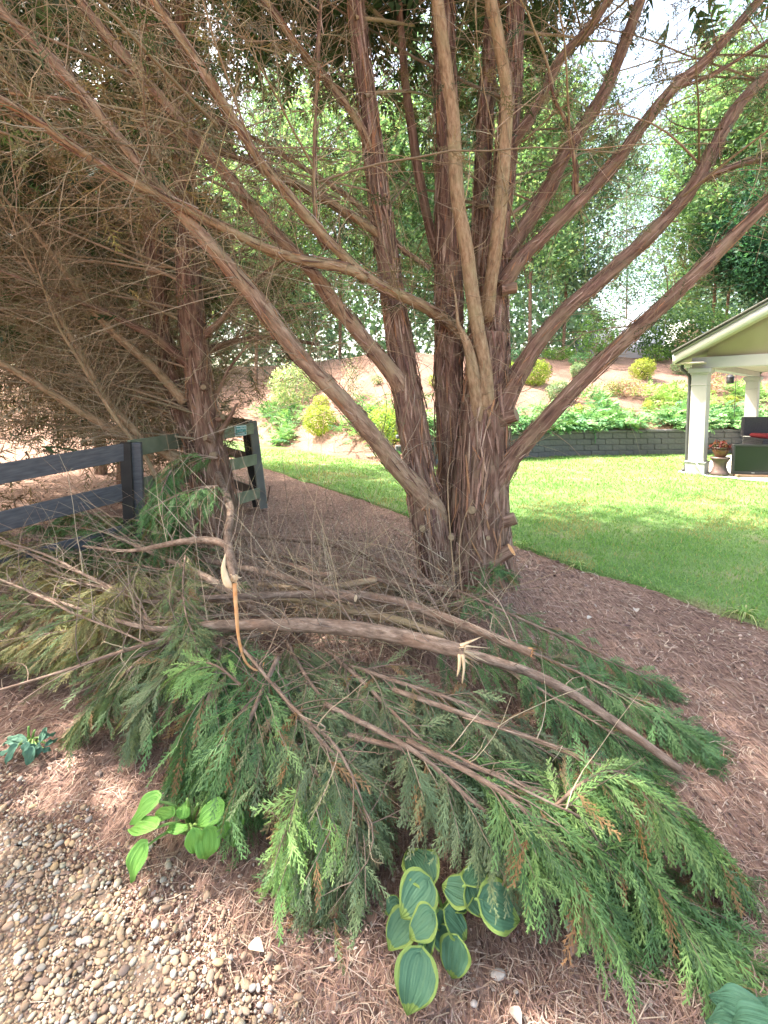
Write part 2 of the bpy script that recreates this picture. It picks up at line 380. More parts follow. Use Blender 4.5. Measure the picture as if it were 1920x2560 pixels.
V, F = bank_mesh(); tag(build('bank', V, F, M['mulch']), kind='structure')

def mat_lawn():
    m, t, b, o = new_mat('lawn turf'); tc = t.nodes.new('ShaderNodeTexCoord')
    n = nd(t, 'ShaderNodeTexNoise', Scale=1.3, Detail=6.0); t.links.new(tc.outputs['Object'], n.inputs['Vector'])
    r = ramp(t, [(0.40, (0.13, 0.25, 0.065)), (0.58, (0.19, 0.30, 0.10)), (0.72, (0.34, 0.32, 0.18))]); t.links.new(n.outputs['Fac'], r.inputs[0])
    n2 = nd(t, 'ShaderNodeTexNoise', Scale=60.0, Detail=4.0); t.links.new(tc.outputs['Object'], n2.inputs['Vector'])
    r2 = ramp(t, [(0.3, (.55, .55, .55)), (0.7, (1.25, 1.25, 1.25))]); t.links.new(n2.outputs['Fac'], r2.inputs[0])
    c = mixc(t, 1.0, r.outputs[0], r2.outputs[0], 'MULTIPLY'); t.links.new(c, b.inputs['Base Color']); b.inputs['Roughness'].default_value = 0.9
    bp = nd(t, 'ShaderNodeBump', Strength=1.0, Distance=0.03); t.links.new(n2.outputs['Fac'], bp.inputs['Height']); t.links.new(bp.outputs[0], b.inputs['Normal'])
    return m
M['lawn'] = mat_lawn()
def edge_wob(x): return 0.06 * vnoise(np.stack([x * 2.2, x * 0 + 3.3, x * 0], -1), 8) + 0.035 * vnoise(np.stack([x * 11, x * 0 + 1.3, x * 0], -1), 18)
us = np.concatenate([np.arange(-8.5, 6, 0.12), np.arange(6, 24.1, 1.0)]); ss = np.concatenate([[0, 0.004], np.linspace(0.012, 1, 60)])
U, S = np.meshgrid(us, ss); lo = Yl(U) + edge_wob(U); hi = Yb(U) + np.where(U < 0.45, 0.25, 0.05); Y = lo + (hi - lo) * S
Z = 0.030 + 0.01 * vnoise(np.stack([U * 1.5, Y * 1.5, U * 0], -1), 9); Z[0] = -0.03
i = np.arange(len(ss) - 1)[:, None] * len(us) + np.arange(len(us) - 1)[None]
lawn = tag(build('lawn', np.stack([U, Y, Z], -1).reshape(-1, 3), np.stack([i, i + 1, i + len(us) + 1, i + len(us)], -1).reshape(-1, 4), M['lawn']), kind='structure')

def grass_blades():
    n = 95000; y = np.exp(rng.uniform(math.log(2.6), math.log(15.5), n)); x = y * rng.uniform(-0.62, 0.98, n)
    lo, hi = Yl(x) + edge_wob(x) - 0.05 * rng.random(n) ** 2, Yb(x); ok = (y > lo) & (y < hi) ; x, y = x[ok], y[ok]; n = len(x)
    pch = vnoise(np.stack([x * 1.3, y * 1.3, x * 0], -1), 31) + 0.5 * vnoise(np.stack([x * 4, y * 4, x * 0], -1), 32)
    sc = np.clip(y / 5.0, 0.6, 2.6); h = rng.uniform(.022, .05, n) * (0.8 + .15 * sc); w = 0.0042 * sc * rng.uniform(.7, 1.4, n)
    a = rng.uniform(0, 2 * np.pi, n); S = np.stack([np.cos(a), np.sin(a), a * 0], 1); lean = np.stack([rng.normal(0, .55, n), rng.normal(0, .55, n), np.ones(n)], 1)
    P = np.stack([x, y, np.full(n, .028)], 1); mid = P + lean * h[:, None] * .55 * [0.6, 0.6, 1]; tip = P + lean * h[:, None]
    V = np.stack([P - S * w[:, None], P + S * w[:, None], mid + S * w[:, None] * .7, tip, mid - S * w[:, None] * .7], 1)
    C = pick([(0.15, 0.31, 0.075), (0.21, 0.37, 0.105), (0.28, 0.41, 0.15)], n); dry = (pch > .42) & (rng.random(n) < .75) | (rng.random(n) < .07)
    C[dry] = pick([(0.42, 0.36, 0.17), (0.34, 0.33, 0.13)], dry.sum())
    b = (np.arange(n) * 5)[:, None]
    a_ = Acc(); a_.add(V.reshape(-1, 3), [np.concatenate([b + [0, 1, 2], b + [0, 2, 4], b + [4, 2, 3]])], np.repeat(C[:, None], 5, 1).reshape(-1, 3))
    tag(a_.build('grass', M['blade'], lawn, kind='stuff'))
grass_blades()

# ------------------------------------------------------------------ pine straw and bark litter on the bed
GRAVEL = np.array([G(px, py)[:2] for px, py in ((-700, 1800), (0, 1985), (130, 2060), (290, 2150), (420, 2265), (520, 2330), (620, 2400), (700, 2500), (740, 2600), (760, 2900))])
def in_gravel(x, y, off=0.0):
    # the edge runs from far left to the near right; gravel lies on the near-left side of it
    ye = np.interp(x, GRAVEL[:, 0], GRAVEL[:, 1], left=GRAVEL[0, 1], right=-9) + 0.07 * vnoise(np.stack([x * 6, y * 6, x * 0], -1), 41) + 0.06 * vnoise(np.stack([x * 19, y * 19, x * 0], -1), 42)
    return y < ye - off
def litter():
    n = 54000; y = np.exp(rng.uniform(math.log(0.55), math.log(11), n)); x = y * rng.uniform(-1.05, 1.05, n)
    ok = (y < Yl(x) - 0.02) & ~(in_gravel(x, y, 0.08) & (rng.random(n) < .74)); x, y = x[ok], y[ok]; n = len(x)
    sc = np.clip(y / 2.2, .8, 2.6); L = rng.uniform(.035, .10, n) * np.minimum(sc, 1.6) ** .5; w = rng.uniform(.0008, .0019, n) * sc
    a = rng.uniform(0, np.pi * 2, n); d = np.stack([np.cos(a), np.sin(a), rng.normal(0, .10, n)], 1); s = np.stack([-np.sin(a), np.cos(a), a * 0], 1)
    z = gz(x, y) + rng.uniform(.002, .014, n); P = np.stack([x, y, z], 1); cv = rng.normal(0, .22, n)[:, None]
    m = P + d * L[:, None] * .5 + s * cv * L[:, None] * .5 + [0, 0, 1] * rng.uniform(0, .012, (n, 1)); e = P + d * L[:, None]
    W = w[:, None]; V = np.stack([P - s * W, P + s * W, m + s * W, m - s * W, e + s * W * .5, e - s * W * .5], 1)
    V[..., 2] = np.maximum(V[..., 2], -.004)
    C = pick([(0.35, 0.22, 0.16), (0.41, 0.285, 0.215), (0.29, 0.18, 0.14), (0.48, 0.37, 0.295), (0.24, 0.15, 0.125)], n, .2)
    b = (np.arange(n) * 6)[:, None]
    acc = Acc(); acc.add(V.reshape(-1, 3), np.concatenate([b + [0, 1, 2, 3], b + [3, 2, 4, 5]]), np.repeat(C[:, None], 6, 1).reshape(-1, 3))
    n = 26000; y = np.exp(rng.uniform(math.log(0.55), math.log(12), n)); x = y * rng.uniform(-1.05, 1.05, n)
    ok = (y < Yl(x) - 0.02) & ~in_gravel(x, y, 0.03); x, y = x[ok], y[ok]; n = len(x); sc = np.clip(y / 2.5, .8, 2.2)
    P = np.stack([x, y, gz(x, y) + rng.uniform(.003, .012, n)], 1); N = nrm(np.stack([rng.normal(0, .35, n), rng.normal(0, .35, n), np.ones(n)], 1))
    L = rng.uniform(.008, .028, n) * sc; C = pick([(0.15, 0.088, 0.078), (0.22, 0.14, 0.125), (0.11, 0.068, 0.062), (0.33, 0.24, 0.20), (0.48, 0.38, 0.31)], n, .2)
    leaf_quads(acc, P, N, L, L * rng.uniform(.35, .8, n), C)
    acc.build('pine_straw', M['litter'], None, kind='stuff')['label'] = 'loose brown pine straw and bark bits over the bed'
litter()

# ------------------------------------------------------------------ gravel path
def ico(sub):
    bm = bmesh.new(); bmesh.ops.create_icosphere(bm, subdivisions=sub, radius=1.0)
    v = np.array([q.co[:] for q in bm.verts]); f = np.array([[w.index for w in q.verts] for q in bm.faces]); bm.free(); return v, f
ICO1, ICO2 = ico(1), ico(2)
def gravel():
    V, F = grid(np.linspace(-3.2, 0.2, 110), np.linspace(-0.6, 2.4, 100), lambda X, Y: gz(X, Y) * 0)
    cx = V[F].mean(1); F = F[in_gravel(cx[:, 0], cx[:, 1], 0.10)]
    V[:, 2] = 0.004 + 0.006 * vnoise(V * 9, 3)
    path = tag(build('gravel_path', V, F, mat_plain('sandy gravel bed', (0.17, 0.115, 0.085), (0.26, 0.185, 0.14), 0.95, 45, 0.6)), kind='structure')
    n = 130000; y = rng.uniform(.35, 2.3, n); x = rng.uniform(-2.8, 0.1, n); r = np.clip(rng.lognormal(math.log(.0036), .48, n), .0025, .0125)
    px = 960 + 1200 * x / (y * cp_ + 1.6 * sp_)
    ok = in_gravel(x, y, -0.07) & (px > -260) & ~(~in_gravel(x, y, .02) & (rng.random(n) < .6)) & ~(~in_gravel(x, y, .09) & (rng.random(n) < .4)); x, y, r = x[ok], y[ok], r[ok]
    order = np.argsort(-r); keep = []; cell = {}
    for i in order:
        cx_, cy_ = int(x[i] / .018), int(y[i] / .018); hit = False
        for a in (-1, 0, 1):
            for b in (-1, 0, 1):
                for j in cell.get((cx_ + a, cy_ + b), ()):
                    if (x[i] - x[j]) ** 2 + (y[i] - y[j]) ** 2 < (0.80 * (r[i] + r[j])) ** 2: hit = True; break
                if hit: break
            if hit: break
        if not hit: keep.append(i); cell.setdefault((cx_, cy_), []).append(i)
    x, y, r = x[keep], y[keep], r[keep]; n = len(x)
    pal = [(0.42, 0.32, 0.225), (0.37, 0.27, 0.18), (0.31, 0.215, 0.15), (0.47, 0.39, 0.30), (0.38, 0.335, 0.275), (0.27, 0.20, 0.155), (0.40, 0.275, 0.17), (0.53, 0.47, 0.39), (0.33, 0.295, 0.26), (0.25, 0.17, 0.125), (0.40, 0.30, 0.21), (0.35, 0.25, 0.17)]
    C = pick(pal, n, .15); yaw = rng.uniform(0, np.pi, n); el = rng.uniform(1.0, 1.55, n); fl = rng.uniform(.5, .85, n)
    dist = np.hypot(np.hypot(x, y), 1.6); vis = (px_vis(x, y)); score = r / dist * vis
    top = set(np.argsort(-score)[:300].tolist())
    meshes = []
    for k in range(14):
        v, f = ICO2; q = v * (1 + .16 * vnoise(v * 1.3 + k * 7, k)[:, None] + .05 * vnoise(v * 3 + k, k)[:, None])
        meshes.append((q, f))
    shapes = [(ICO1[0] * (1 + .18 * vnoise(ICO1[0] * 1.3 + k * 5, k)[:, None]), ICO1[1]) for k in range(10)]
    acc = Acc(); cache = {}
    for i in range(n):
        Rz = np.array([[math.cos(yaw[i]), -math.sin(yaw[i]), 0], [math.sin(yaw[i]), math.cos(yaw[i]), 0], [0, 0, 1]])
        s = np.array([r[i] * el[i], r[i] * .95, r[i] * fl[i]]); pos = np.array([x[i], y[i], 0.006 + r[i] * fl[i] * rng.uniform(.25, .6)])
        if i in top:
            k = int(rng.integers(0, 14)); ci = int(rng.integers(0, len(pal)))
            if (k, ci) not in cache:
                o = build('pebble', meshes[k][0], meshes[k][1], M['pebble'], None, np.broadcast_to(C[i], meshes[k][0].shape)); cache[(k, ci)] = o.data
            else:
                o = bpy.data.objects.new('pebble', cache[(k, ci)]); COL.objects.link(o)
            o.parent = path; o.location = pos; o.scale = s; o.rotation_euler = (rng.normal(0, .2), rng.normal(0, .2), yaw[i])
        else:
            v, f = shapes[int(rng.integers(0, 10))]
            acc.add((v * s) @ Rz.T + pos, f, C[i])
    acc.build('pebbles', M['pebble'], path, kind='stuff')
def px_vis(x, y):
    dep = y * cp_ + 1.6 * sp_; u = 960 + 1200 * x / dep; w = CY - 1200 * (-1.6 * cp_ + y * sp_) / dep
    return ((u > 5) & (u < 1915) & (w > 0) & (w < 2545)).astype(float)
gravel()

# ------------------------------------------------------------------ limb builders
def limb_path(pts, disp=True, n=None):
    """rows (x, y, Y, width) in photograph pixels -> centre line and radii"""
    P = []; R = []
    for (x, y, Yd, w) in pts:
        if disp: x, y, w = x * K, y * K, w * K
        p = D(x, y, Yd); P.append(p); R.append(0.88 * w * 0.5 * depth(p) / FPX * (depth(p) / np.linalg.norm(p - CAM)) ** .9)
    A = np.hstack([np.array(P), np.array(R)[:, None]]); L = np.linalg.norm(np.diff(A[:, :3], axis=0), axis=1).sum()
    A = spline(A, n or max(10, int(L / 0.05))); return A[:, :3], np.maximum(A[:, 3], .002)
SEED = [0]
def limb(name, parent, pts, mat='bark', rough=0.07, seg=20, disp=True, n=None, reg=None, flare=0):
    P, R = limb_path(pts, disp, n); SEED[0] += 1
    if flare: 
        z = P[:, 2]; R = R * (1 + flare * np.exp(-np.maximum(z, 0) / .18))
    V, F, B = tube(P, R, seg, rough, True, SEED[0])
    o = build(name, V, F, M[mat], parent, None, B)
    if reg is not None: reg.append((P, R))
    return o
def stub(parent, p0, d, r, L, mat='bark', face='wood_old', rough=.08):
    """sawn-off stub with its pale face as a sub-part"""
    d = nrm(d); P = np.array([p0 + d * L * t for t in np.linspace(0, 1, 5)]); R = np.array([1.35, 1.08, 1, 1, .97]) * r; SEED[0] += 1
    V, F, B = tube(P, R, 14, rough, False, SEED[0]); o = build('branch_stub', V, F, M[mat], parent, None, B)
    th = np.linspace(0, 2 * np.pi, 14, endpoint=False); T, X, Y = frames(P)
    ring = P[-1] + (X[-1] * np.cos(th)[:, None] + Y[-1] * np.sin(th)[:, None]) * r * .95
    c = build('cut_face', np.vstack([ring, P[-1] + d * .004]), np.array([[i, (i + 1) % 14, 14] for i in range(14)]), M[face], parent, smooth=False)
    c.parent = o; return o
def spawn(reg, per_m, tmin=0.0):
    """random points on registered limbs: position, tangent, outward normal, radius"""
    Ps, Ts, Ns = [], [], []
    for P, R in reg:
        L = np.linalg.norm(np.diff(P, axis=0), axis=1).sum(); n = max(1, int(L * per_m)); t = rng.uniform(tmin, 1, n) * (len(P) - 1)
        i = np.clip(t.astype(int), 0, len(P) - 2); f = (t - i)[:, None]; p = P[i] * (1 - f) + P[i + 1] * f; T = nrm(P[i + 1] - P[i])
        N = rdir(n); N = nrm(N - T * (N * T).sum(1, keepdims=True)); Ps.append(p + N * R[i][:, None] * .8); Ts.append(T); Ns.append(N)
    return np.vstack(Ps), np.vstack(Ts), np.vstack(Ns)
TW = [(0.31, 0.23, 0.15), (0.40, 0.305, 0.20), (0.24, 0.175, 0.115), (0.34, 0.29, 0.17), (0.47, 0.38, 0.27)]
def add_twigs(acc, P, T, N, Lr, Rr, fwd=0.5, up=0.0, sub=2.0, bend=0.35, cols=TW, zmin=None, Ksub=3):
    n = len(P)
    if n == 0: return np.zeros((0, 6, 3))
    d = nrm(T * fwd * rng.uniform(.3, 1.4, (n, 1)) + N + [0, 0, up]); L = rng.uniform(*Lr, n); R = rng.uniform(*Rr, n)
    b = rng.normal(0, bend, (n, 3)); V, F, C = twig_batch(P, d, L, R, b, 6, 3, zmin=zmin)
    acc.add(V, F, np.repeat(pick(cols, n, .2)[:, None], 18, 1).reshape(-1, 3))
    m = int(n * sub)
    if m:
        k = rng.integers(0, n, m); j = rng.integers(1, 5, m); p = C[k, j]; t = nrm(C[k, j + 1] - C[k, j])
        nn = rdir(m); dd = nrm(t * .8 + nn); V, F, C2 = twig_batch(p, dd, L[k] * rng.uniform(.2, .55, m), R[k] * .55, rng.normal(0, .35, (m, 3)), Ksub, 3, zmin=zmin)
        acc.add(V, F, np.repeat(pick(cols, m, .2)[:, None], Ksub * 3, 1).reshape(-1, 3))
    return C
GREEN_D = [(0.045, 0.085, 0.035), (0.06, 0.11, 0.045), (0.035, 0.07, 0.035), (0.075, 0.115, 0.05)]
BROWN_D = [(0.19, 0.14, 0.085), (0.15, 0.11, 0.07), (0.24, 0.18, 0.105), (0.17, 0.15, 0.08)]
def crown_branches(parent, axes, nbr, length, tw, leaf, up=(0.1, 0.5), azim=None, foliage_mix=0.75, twig_n=9, leaf_n=70, rbase=.022, leaf_len=(.24, .46), inner=0.45, lib=None):
    """side branches from trunk points, dead twigs inside and sprays of foliage outside"""
    axes = np.asarray(axes); n = nbr; k = rng.integers(0, len(axes), n); p = axes[k] + rng.normal(0, .05, (n, 3))
    a = rng.uniform(0, 2 * np.pi, n) if azim is None else rng.uniform(azim[0], azim[1], n)
    d = nrm(np.stack([np.cos(a), np.sin(a), rng.uniform(up[0], up[1], n)], 1)); L = rng.uniform(length[0], length[1], n)
    bend = np.stack([rng.normal(0, .12, n), rng.normal(0, .12, n), rng.uniform(-.35, .12, n)], 1)
    V, F, C = twig_batch(p, d, L, rbase * rng.uniform(.6, 1.2, n), bend, 9, 5, .03)
    tw.add(V, F, np.repeat(pick(TW[:3], n, .15)[:, None], 45, 1).reshape(-1, 3))
    m = n * twig_n; kk = rng.integers(0, n, m); j = rng.integers(1, 8, m); f = rng.random((m, 1)); q = C[kk, j] * (1 - f) + C[kk, j + 1 if False else np.minimum(j + 1, 8)] * f
    T = nrm(C[kk, np.minimum(j + 1, 8)] - C[kk, j]); N = rdir(m)
    add_twigs(tw, q, T, N, (.2, .75), (.002, .0042), .8, -.05, 1.2)
    m = n * leaf_n; kk = rng.integers(0, n, m); u = inner + (1 - inner) * rng.random(m) ** .7; x = u * 8; j = np.minimum(x.astype(int), 7); f = (x - j)[:, None]
    q = C[kk, j] * (1 - f) + C[kk, j + 1] * f; T = nrm(C[kk, j + 1] - C[kk, j]); off = rng.normal(0, .24, (m, 3)) * [1, 1, .7]
    dr = nrm(T * .6 + rng.normal(0, .6, (m, 3)) + [0, 0, -.25]); c = pick(GREEN_D, m, .2); br = rng.random(m) > foliage_mix; c[br] = pick(BROWN_D, br.sum(), .2)
    ln = rng.uniform(*leaf_len, m); up_ = rdir(m, 1.2); q = q + off
    if lib is not None: place_sprays(leaf, q, dr, up_, ln, c, lib, 1.1); return
    for sel, lb in ((br, SPRAY_THIN), (~br, SPRAY_XLO)):
        if sel.any(): place_sprays(leaf, q[sel], dr[sel], up_[sel], ln[sel] * 1.05, c[sel], lb, 1.2)

def trunk_axis(P, zlo, zhi=99):
    s = P[(P[:, 2] > zlo) & (P[:, 2] < zhi)]; return s if len(s) else P[-1:]
def extend(P, up, n=14, lean=None):
    """continue a trunk above the picture"""
    d = nrm(P[-1] - P[-4]); d = nrm(d * .5 + [0, 0, .8]); return np.array([P[-1] + d * up * t for t in np.linspace(0.0, 1, n)])

# ------------------------------------------------------------------ the many-stemmed cypress in the middle
mt_base = G(1170, 1480)
tree = empty('cypress_tree', (mt_base[0], mt_base[1], 0), 'large many-stemmed cypress with shaggy reddish bark, behind the heap of cut branches', 'tree')
reg_front, reg_trunk, reg_left, reg_right = [], [], [], []
TY = mt_base[1] + 0.25
limb('trunk', tree, [(1042, 1320, TY, 200), (1040, 1260, TY, 168), (1036, 1180, TY, 148), (1034, 1090, TY, 138), (1038, 1000, TY, 130), (1044, 920, TY, 124), (1048, 850, TY, 112), (1054, 780, TY, 98), (1058, 720, TY, 88)], seg=72, n=150, rough=.13, reg=reg_trunk)
limb('trunk', tree, [(990, 1290, TY + .22, 90), (982, 1100, TY + .24, 78), (974, 950, TY + .26, 72), (970, 800, TY + .28, 68), (970, 650, TY + .28, 66), (968, 500, TY + .26, 64), (965, 300, TY + .22, 62), (960, 100, TY + .25, 58), (955, -60, TY + .3, 54)], seg=48, n=140, rough=.13, reg=reg_trunk)
limb('trunk', tree, [(1052, 860, TY + .06, 95), (1064, 760, TY + .06, 78), (1066, 650, TY + .08, 68), (1072, 520, TY + .1, 60), (1088, 380, TY + .12, 56), (1104, 200, TY + .15, 52), (1112, 60, TY + .2, 48), (1114, -60, TY + .25, 45)], seg=44, n=120, rough=.13, reg=reg_trunk)
limb('trunk', tree, [(1030, 900, TY + .25, 60), (1035, 700, TY + .32, 46), (1038, 500, TY + .36, 42), (1046, 300, TY + .38, 40), (1058, 100, TY + .42, 38), (1066, -60, TY + .45, 36)], seg=28, n=90, reg=reg_trunk)
limb('trunk', tree, [(958, 1300, TY - .1, 92), (947, 1240, TY - .1, 80), (930, 1150, TY - .1, 80), (915, 1070, TY - .08, 76), (902, 980, TY - .05, 68), (884, 870, TY - .02, 68), (868, 770, TY, 62), (852, 670, TY + .02, 56), (838, 570, TY + .03, 54), (822, 450, TY + .04, 52), (804, 310, TY + .05, 50), (786, 160, TY + .06, 48), (764, -30, TY + .08, 46)], seg=52, n=180, rough=.13, reg=reg_trunk)
# front limbs hugging the trunk
limb('limb', tree, [(1056, 990, TY - .02, 34), (1056, 920, TY - .10, 44), (1050, 850, TY - .17, 41), (1046, 790, TY - .2, 37), (1030, 700, TY - .26, 36), (1018, 620, TY - .3, 36), (1008, 540, TY - .34, 36), (990, 440, TY - .38, 37), (984, 350, TY - .4, 38), (979, 250, TY - .42, 38), (964, 150, TY - .44, 39), (945, 0, TY - .48, 40), (938, -60, TY - .5, 40)], 'bark_light', .05, 22, reg=reg_front)
limb('limb', tree, [(1052, 690, TY - .02, 40), (1060, 610, TY - .16, 34), (1070, 540, TY - .24, 35), (1082, 440, TY - .3, 36), (1090, 330, TY - .36, 36), (1094, 210, TY - .42, 36), (1080, 100, TY - .5, 37), (1060, 0, TY - .56, 37), (1050, -60, TY - .6, 37)], 'bark_light', .05, 22, reg=reg_front)
limb('limb', tree, [(1042, 1000, TY - .02, 34), (1038, 930, TY - .1, 38), (1028, 850, TY - .18, 32), (1018, 780, TY - .24, 28), (1006, 735, TY - .27, 20), (990, 700, TY - .28, 10), (985, 650, TY - .28, 6), (975, 590, TY - .3, 3)], 'bark_light', .05, 16, reg=reg_front)
limb('limb', tree, [(965, 640, TY + .3, 26), (930, 500, TY + .4, 26), (905, 380, TY + .45, 26), (890, 280, TY + .5, 25), (876, 180, TY + .5, 23), (866, 60, TY + .5, 21), (858, -60, TY + .5, 19)], 'bark', .06, 14)
# limbs sweeping to the upper left, over the camera
limb('limb', tree, [(952, 1150, TY - .04, 40), (938, 1105, TY - .10, 58), (908, 1064, TY - .19, 50), (860, 1012, TY - .3, 43), (800, 935, TY - .42, 42), (730, 855, TY - .56, 41), (640, 760, TY - .72, 41), (560, 655, TY - .88, 40), (480, 560, TY - 1.0, 38), (410, 480, TY - 1.08, 36), (330, 390, TY - 1.15, 34), (250, 290, TY - 1.2, 31), (150, 170, TY - 1.25, 28), (0, 20, TY - 1.3, 24)], 'bark_mid', .06, 24, reg=reg_left)
limb('limb', tree, [(890, 885, TY + .0, 40), (866, 835, TY - .06, 46), (830, 785, TY - .16, 38), (780, 725, TY - .26, 36), (720, 650, TY - .38, 35), (665, 575, TY - .5, 34), (600, 510, TY - .6, 34), (540, 440, TY - .7, 33), (450, 330, TY - .82, 32), (350, 215, TY - .92, 31), (250, 100, TY - 1.0, 29), (150, -30, TY - 1.06, 27)], 'bark_mid', .06, 22, reg=reg_left)
limb('limb', tree, [(1000, 735, TY + .25, 34), (975, 702, TY + .12, 34), (945, 680, TY - .05, 29), (895, 652, TY - .25, 27), (830, 622, TY - .45, 26), (770, 580, TY - .56, 26), (690, 500, TY - .7, 26), (620, 420, TY - .82, 26), (560, 345, TY - .92, 26), (500, 250, TY - 1.02, 26), (430, 140, TY - 1.12, 25), (345, 20, TY - 1.2, 24), (310, -30, TY - 1.24, 24)], 'bark_light', .06, 18, reg=reg_left)
limb('limb', tree, [(790, 600, TY - .53, 26), (740, 578, TY - .62, 27), (650, 562, TY - .76, 27), (560, 530, TY - .9, 26), (430, 465, TY - 1.1, 25), (310, 405, TY - 1.28, 24), (170, 325, TY - 1.48, 23), (70, 255, TY - 1.62, 22), (-40, 190, TY - 1.74, 21)], 'bark_light', .06, 18, reg=reg_left)
limb('limb', tree, [(838, 520, TY + .02, 24), (780, 480, TY - .08, 20), (700, 430, TY - .2, 17), (560, 360, TY - .45, 15), (400, 300, TY - .7, 13), (200, 230, TY - .95, 10), (20, 200, TY - 1.1, 7)], 'bark_light', .05, 10, reg=reg_left)
limb('limb', tree, [(806, 340, TY + .02, 24), (770, 260, TY - .08, 20), (700, 165, TY - .2, 18), (640, 95, TY - .3, 17), (560, -20, TY - .4, 16)], 'bark_light', .05, 12, reg=reg_left)
limb('limb', tree, [(705, 540, TY - .6, 10), (682, 470, TY - .64, 9), (678, 350, TY - .7, 8.5), (684, 200, TY - .78, 8), (690, 60, TY - .84, 7), (694, -30, TY - .88, 6)], 'bark_light', .03, 8, reg=reg_left)
limb('limb', tree, [(930, 580, TY + .1, 14), (860, 530, TY + .1, 12), (770, 440, TY + .05, 12), (700, 390, TY, 11), (600, 330, TY - .1, 9), (420, 230, TY - .3, 7)], 'bark_light', .04, 8, reg=reg_left)
# limbs rising to the right
limb('limb', tree, [(1060, 930, TY - .02, 66), (1092, 865, TY - .08, 54), (1120, 810, TY - .1, 45), (1160, 745, TY - .12, 42), (1225, 668, TY - .12, 41), (1310, 595, TY - .12, 40), (1400, 512, TY - .1, 40), (1480, 425, TY - .08, 39), (1530, 345, TY - .06, 39), (1590, 235, TY, 38), (1670, 150, TY + .05, 36), (1760, 60, TY + .1, 30)], 'bark', .06, 24, reg=reg_right)
limb('limb', tree, [(1500, 400, TY - .08, 26), (1540, 378, TY - .12, 19), (1600, 356, TY - .18, 17), (1700, 330, TY - .25, 15), (1800, 310, TY - .3, 11)], 'bark', .05, 12, reg=reg_right)
limb('limb', tree, [(1070, 1040, TY - .08, 66), (1110, 985, TY - .16, 46), (1155, 935, TY - .2, 42), (1250, 830, TY - .28, 41), (1350, 735, TY - .34, 40), (1450, 642, TY - .4, 40), (1550, 545, TY - .46, 39), (1670, 425, TY - .52, 38), (1800, 290, TY - .58, 32)], 'bark', .06, 24, reg=reg_right)
limb('limb', tree, [(1082, 620, TY - .02, 46), (1125, 560, TY - .04, 39), (1180, 505, TY - .05, 37), (1255, 430, TY - .06, 37), (1330, 350, TY - .06, 36), (1385, 275, TY - .05, 36), (1455, 190, TY - .03, 35), (1530, 125, TY, 33), (1640, 0, TY + .05, 30), (1690, -60, TY + .1, 28)], 'bark', .06, 20, reg=reg_right)
limb('limb', tree, [(1084, 560, TY + .06, 48), (1130, 495, TY + .08, 42), (1180, 415, TY + .1, 40), (1215, 345, TY + .12, 39), (1255, 280, TY + .14, 38), (1305, 200, TY + .16, 37), (1335, 130, TY + .18, 36), (1380, 10, TY + .2, 34), (1400, -50, TY + .22, 33)], 'bark', .06, 20, reg=reg_right)
limb('limb', tree, [(1095, 330, TY + .1, 34), (1160, 230, TY + .06, 28), (1210, 130, TY + .04, 27), (1280, 50, TY + .02, 26), (1340, -40, TY, 25)], 'bark', .06, 14, reg=reg_right)
limb('limb', tree, [(1245, 420, TY - .1, 14), (1240, 340, TY - .18, 11), (1225, 270, TY - .22, 9), (1200, 215, TY - .25, 6), (1185, 160, TY - .27, 3), (1180, 120, TY - .28, 1.5)], 'bark_light', .04, 8, reg=reg_right)
limb('limb', tree, [(1450, 196, TY - .03, 12), (1530, 165, TY - .04, 10), (1600, 125, TY - .05, 9), (1690, 70, TY - .1, 7)], 'bark', .03, 8, reg=reg_right)
# sawn stubs and scars
def DP(x, y, Y): return D(x * K, y * K, Y)
stub(tree, DP(1072, 1132, TY - .14), (1.0, -.3, .42), .052, .17)
stub(tree, DP(1062, 1212, TY - .2), (.9, -.35, .7), .058, .2, face='strip')
stub(tree, DP(1082, 905, TY - .1), (.8, -.5, .3), .06, .14, face='wood_old')
stub(tree, DP(1085, 625, TY - .05), (1.0, -.3, .05), .045, .12, face='strip')
stub(tree, DP(1080, 1195, TY - .22), (.1, -1, -.1), .03, .06)
stub(tree, DP(975, 1160, TY - .3), (-.15, -1, .25), .026, .09)
stub(tree, DP(915, 1138, TY - .2), (-.25, -1, .05), .03, .06)
stub(tree, DP(1052, 1160, TY - .24), (0, -1, .1), .02, .05)
stub(tree, DP(1062, 1225, TY - .28), (.1, -1, 0), .018, .05)
stub(tree, DP(1035, 1215, TY - .27), (-.3, -1, 0), .016, .05)
stub(tree, DP(1022, 1100, TY - .22), (-.4, -1, .1), .035, .05, face='wood_old')
stub(tree, DP(990, 1225, TY - .3), (-.5, -1, .1), .02, .07)
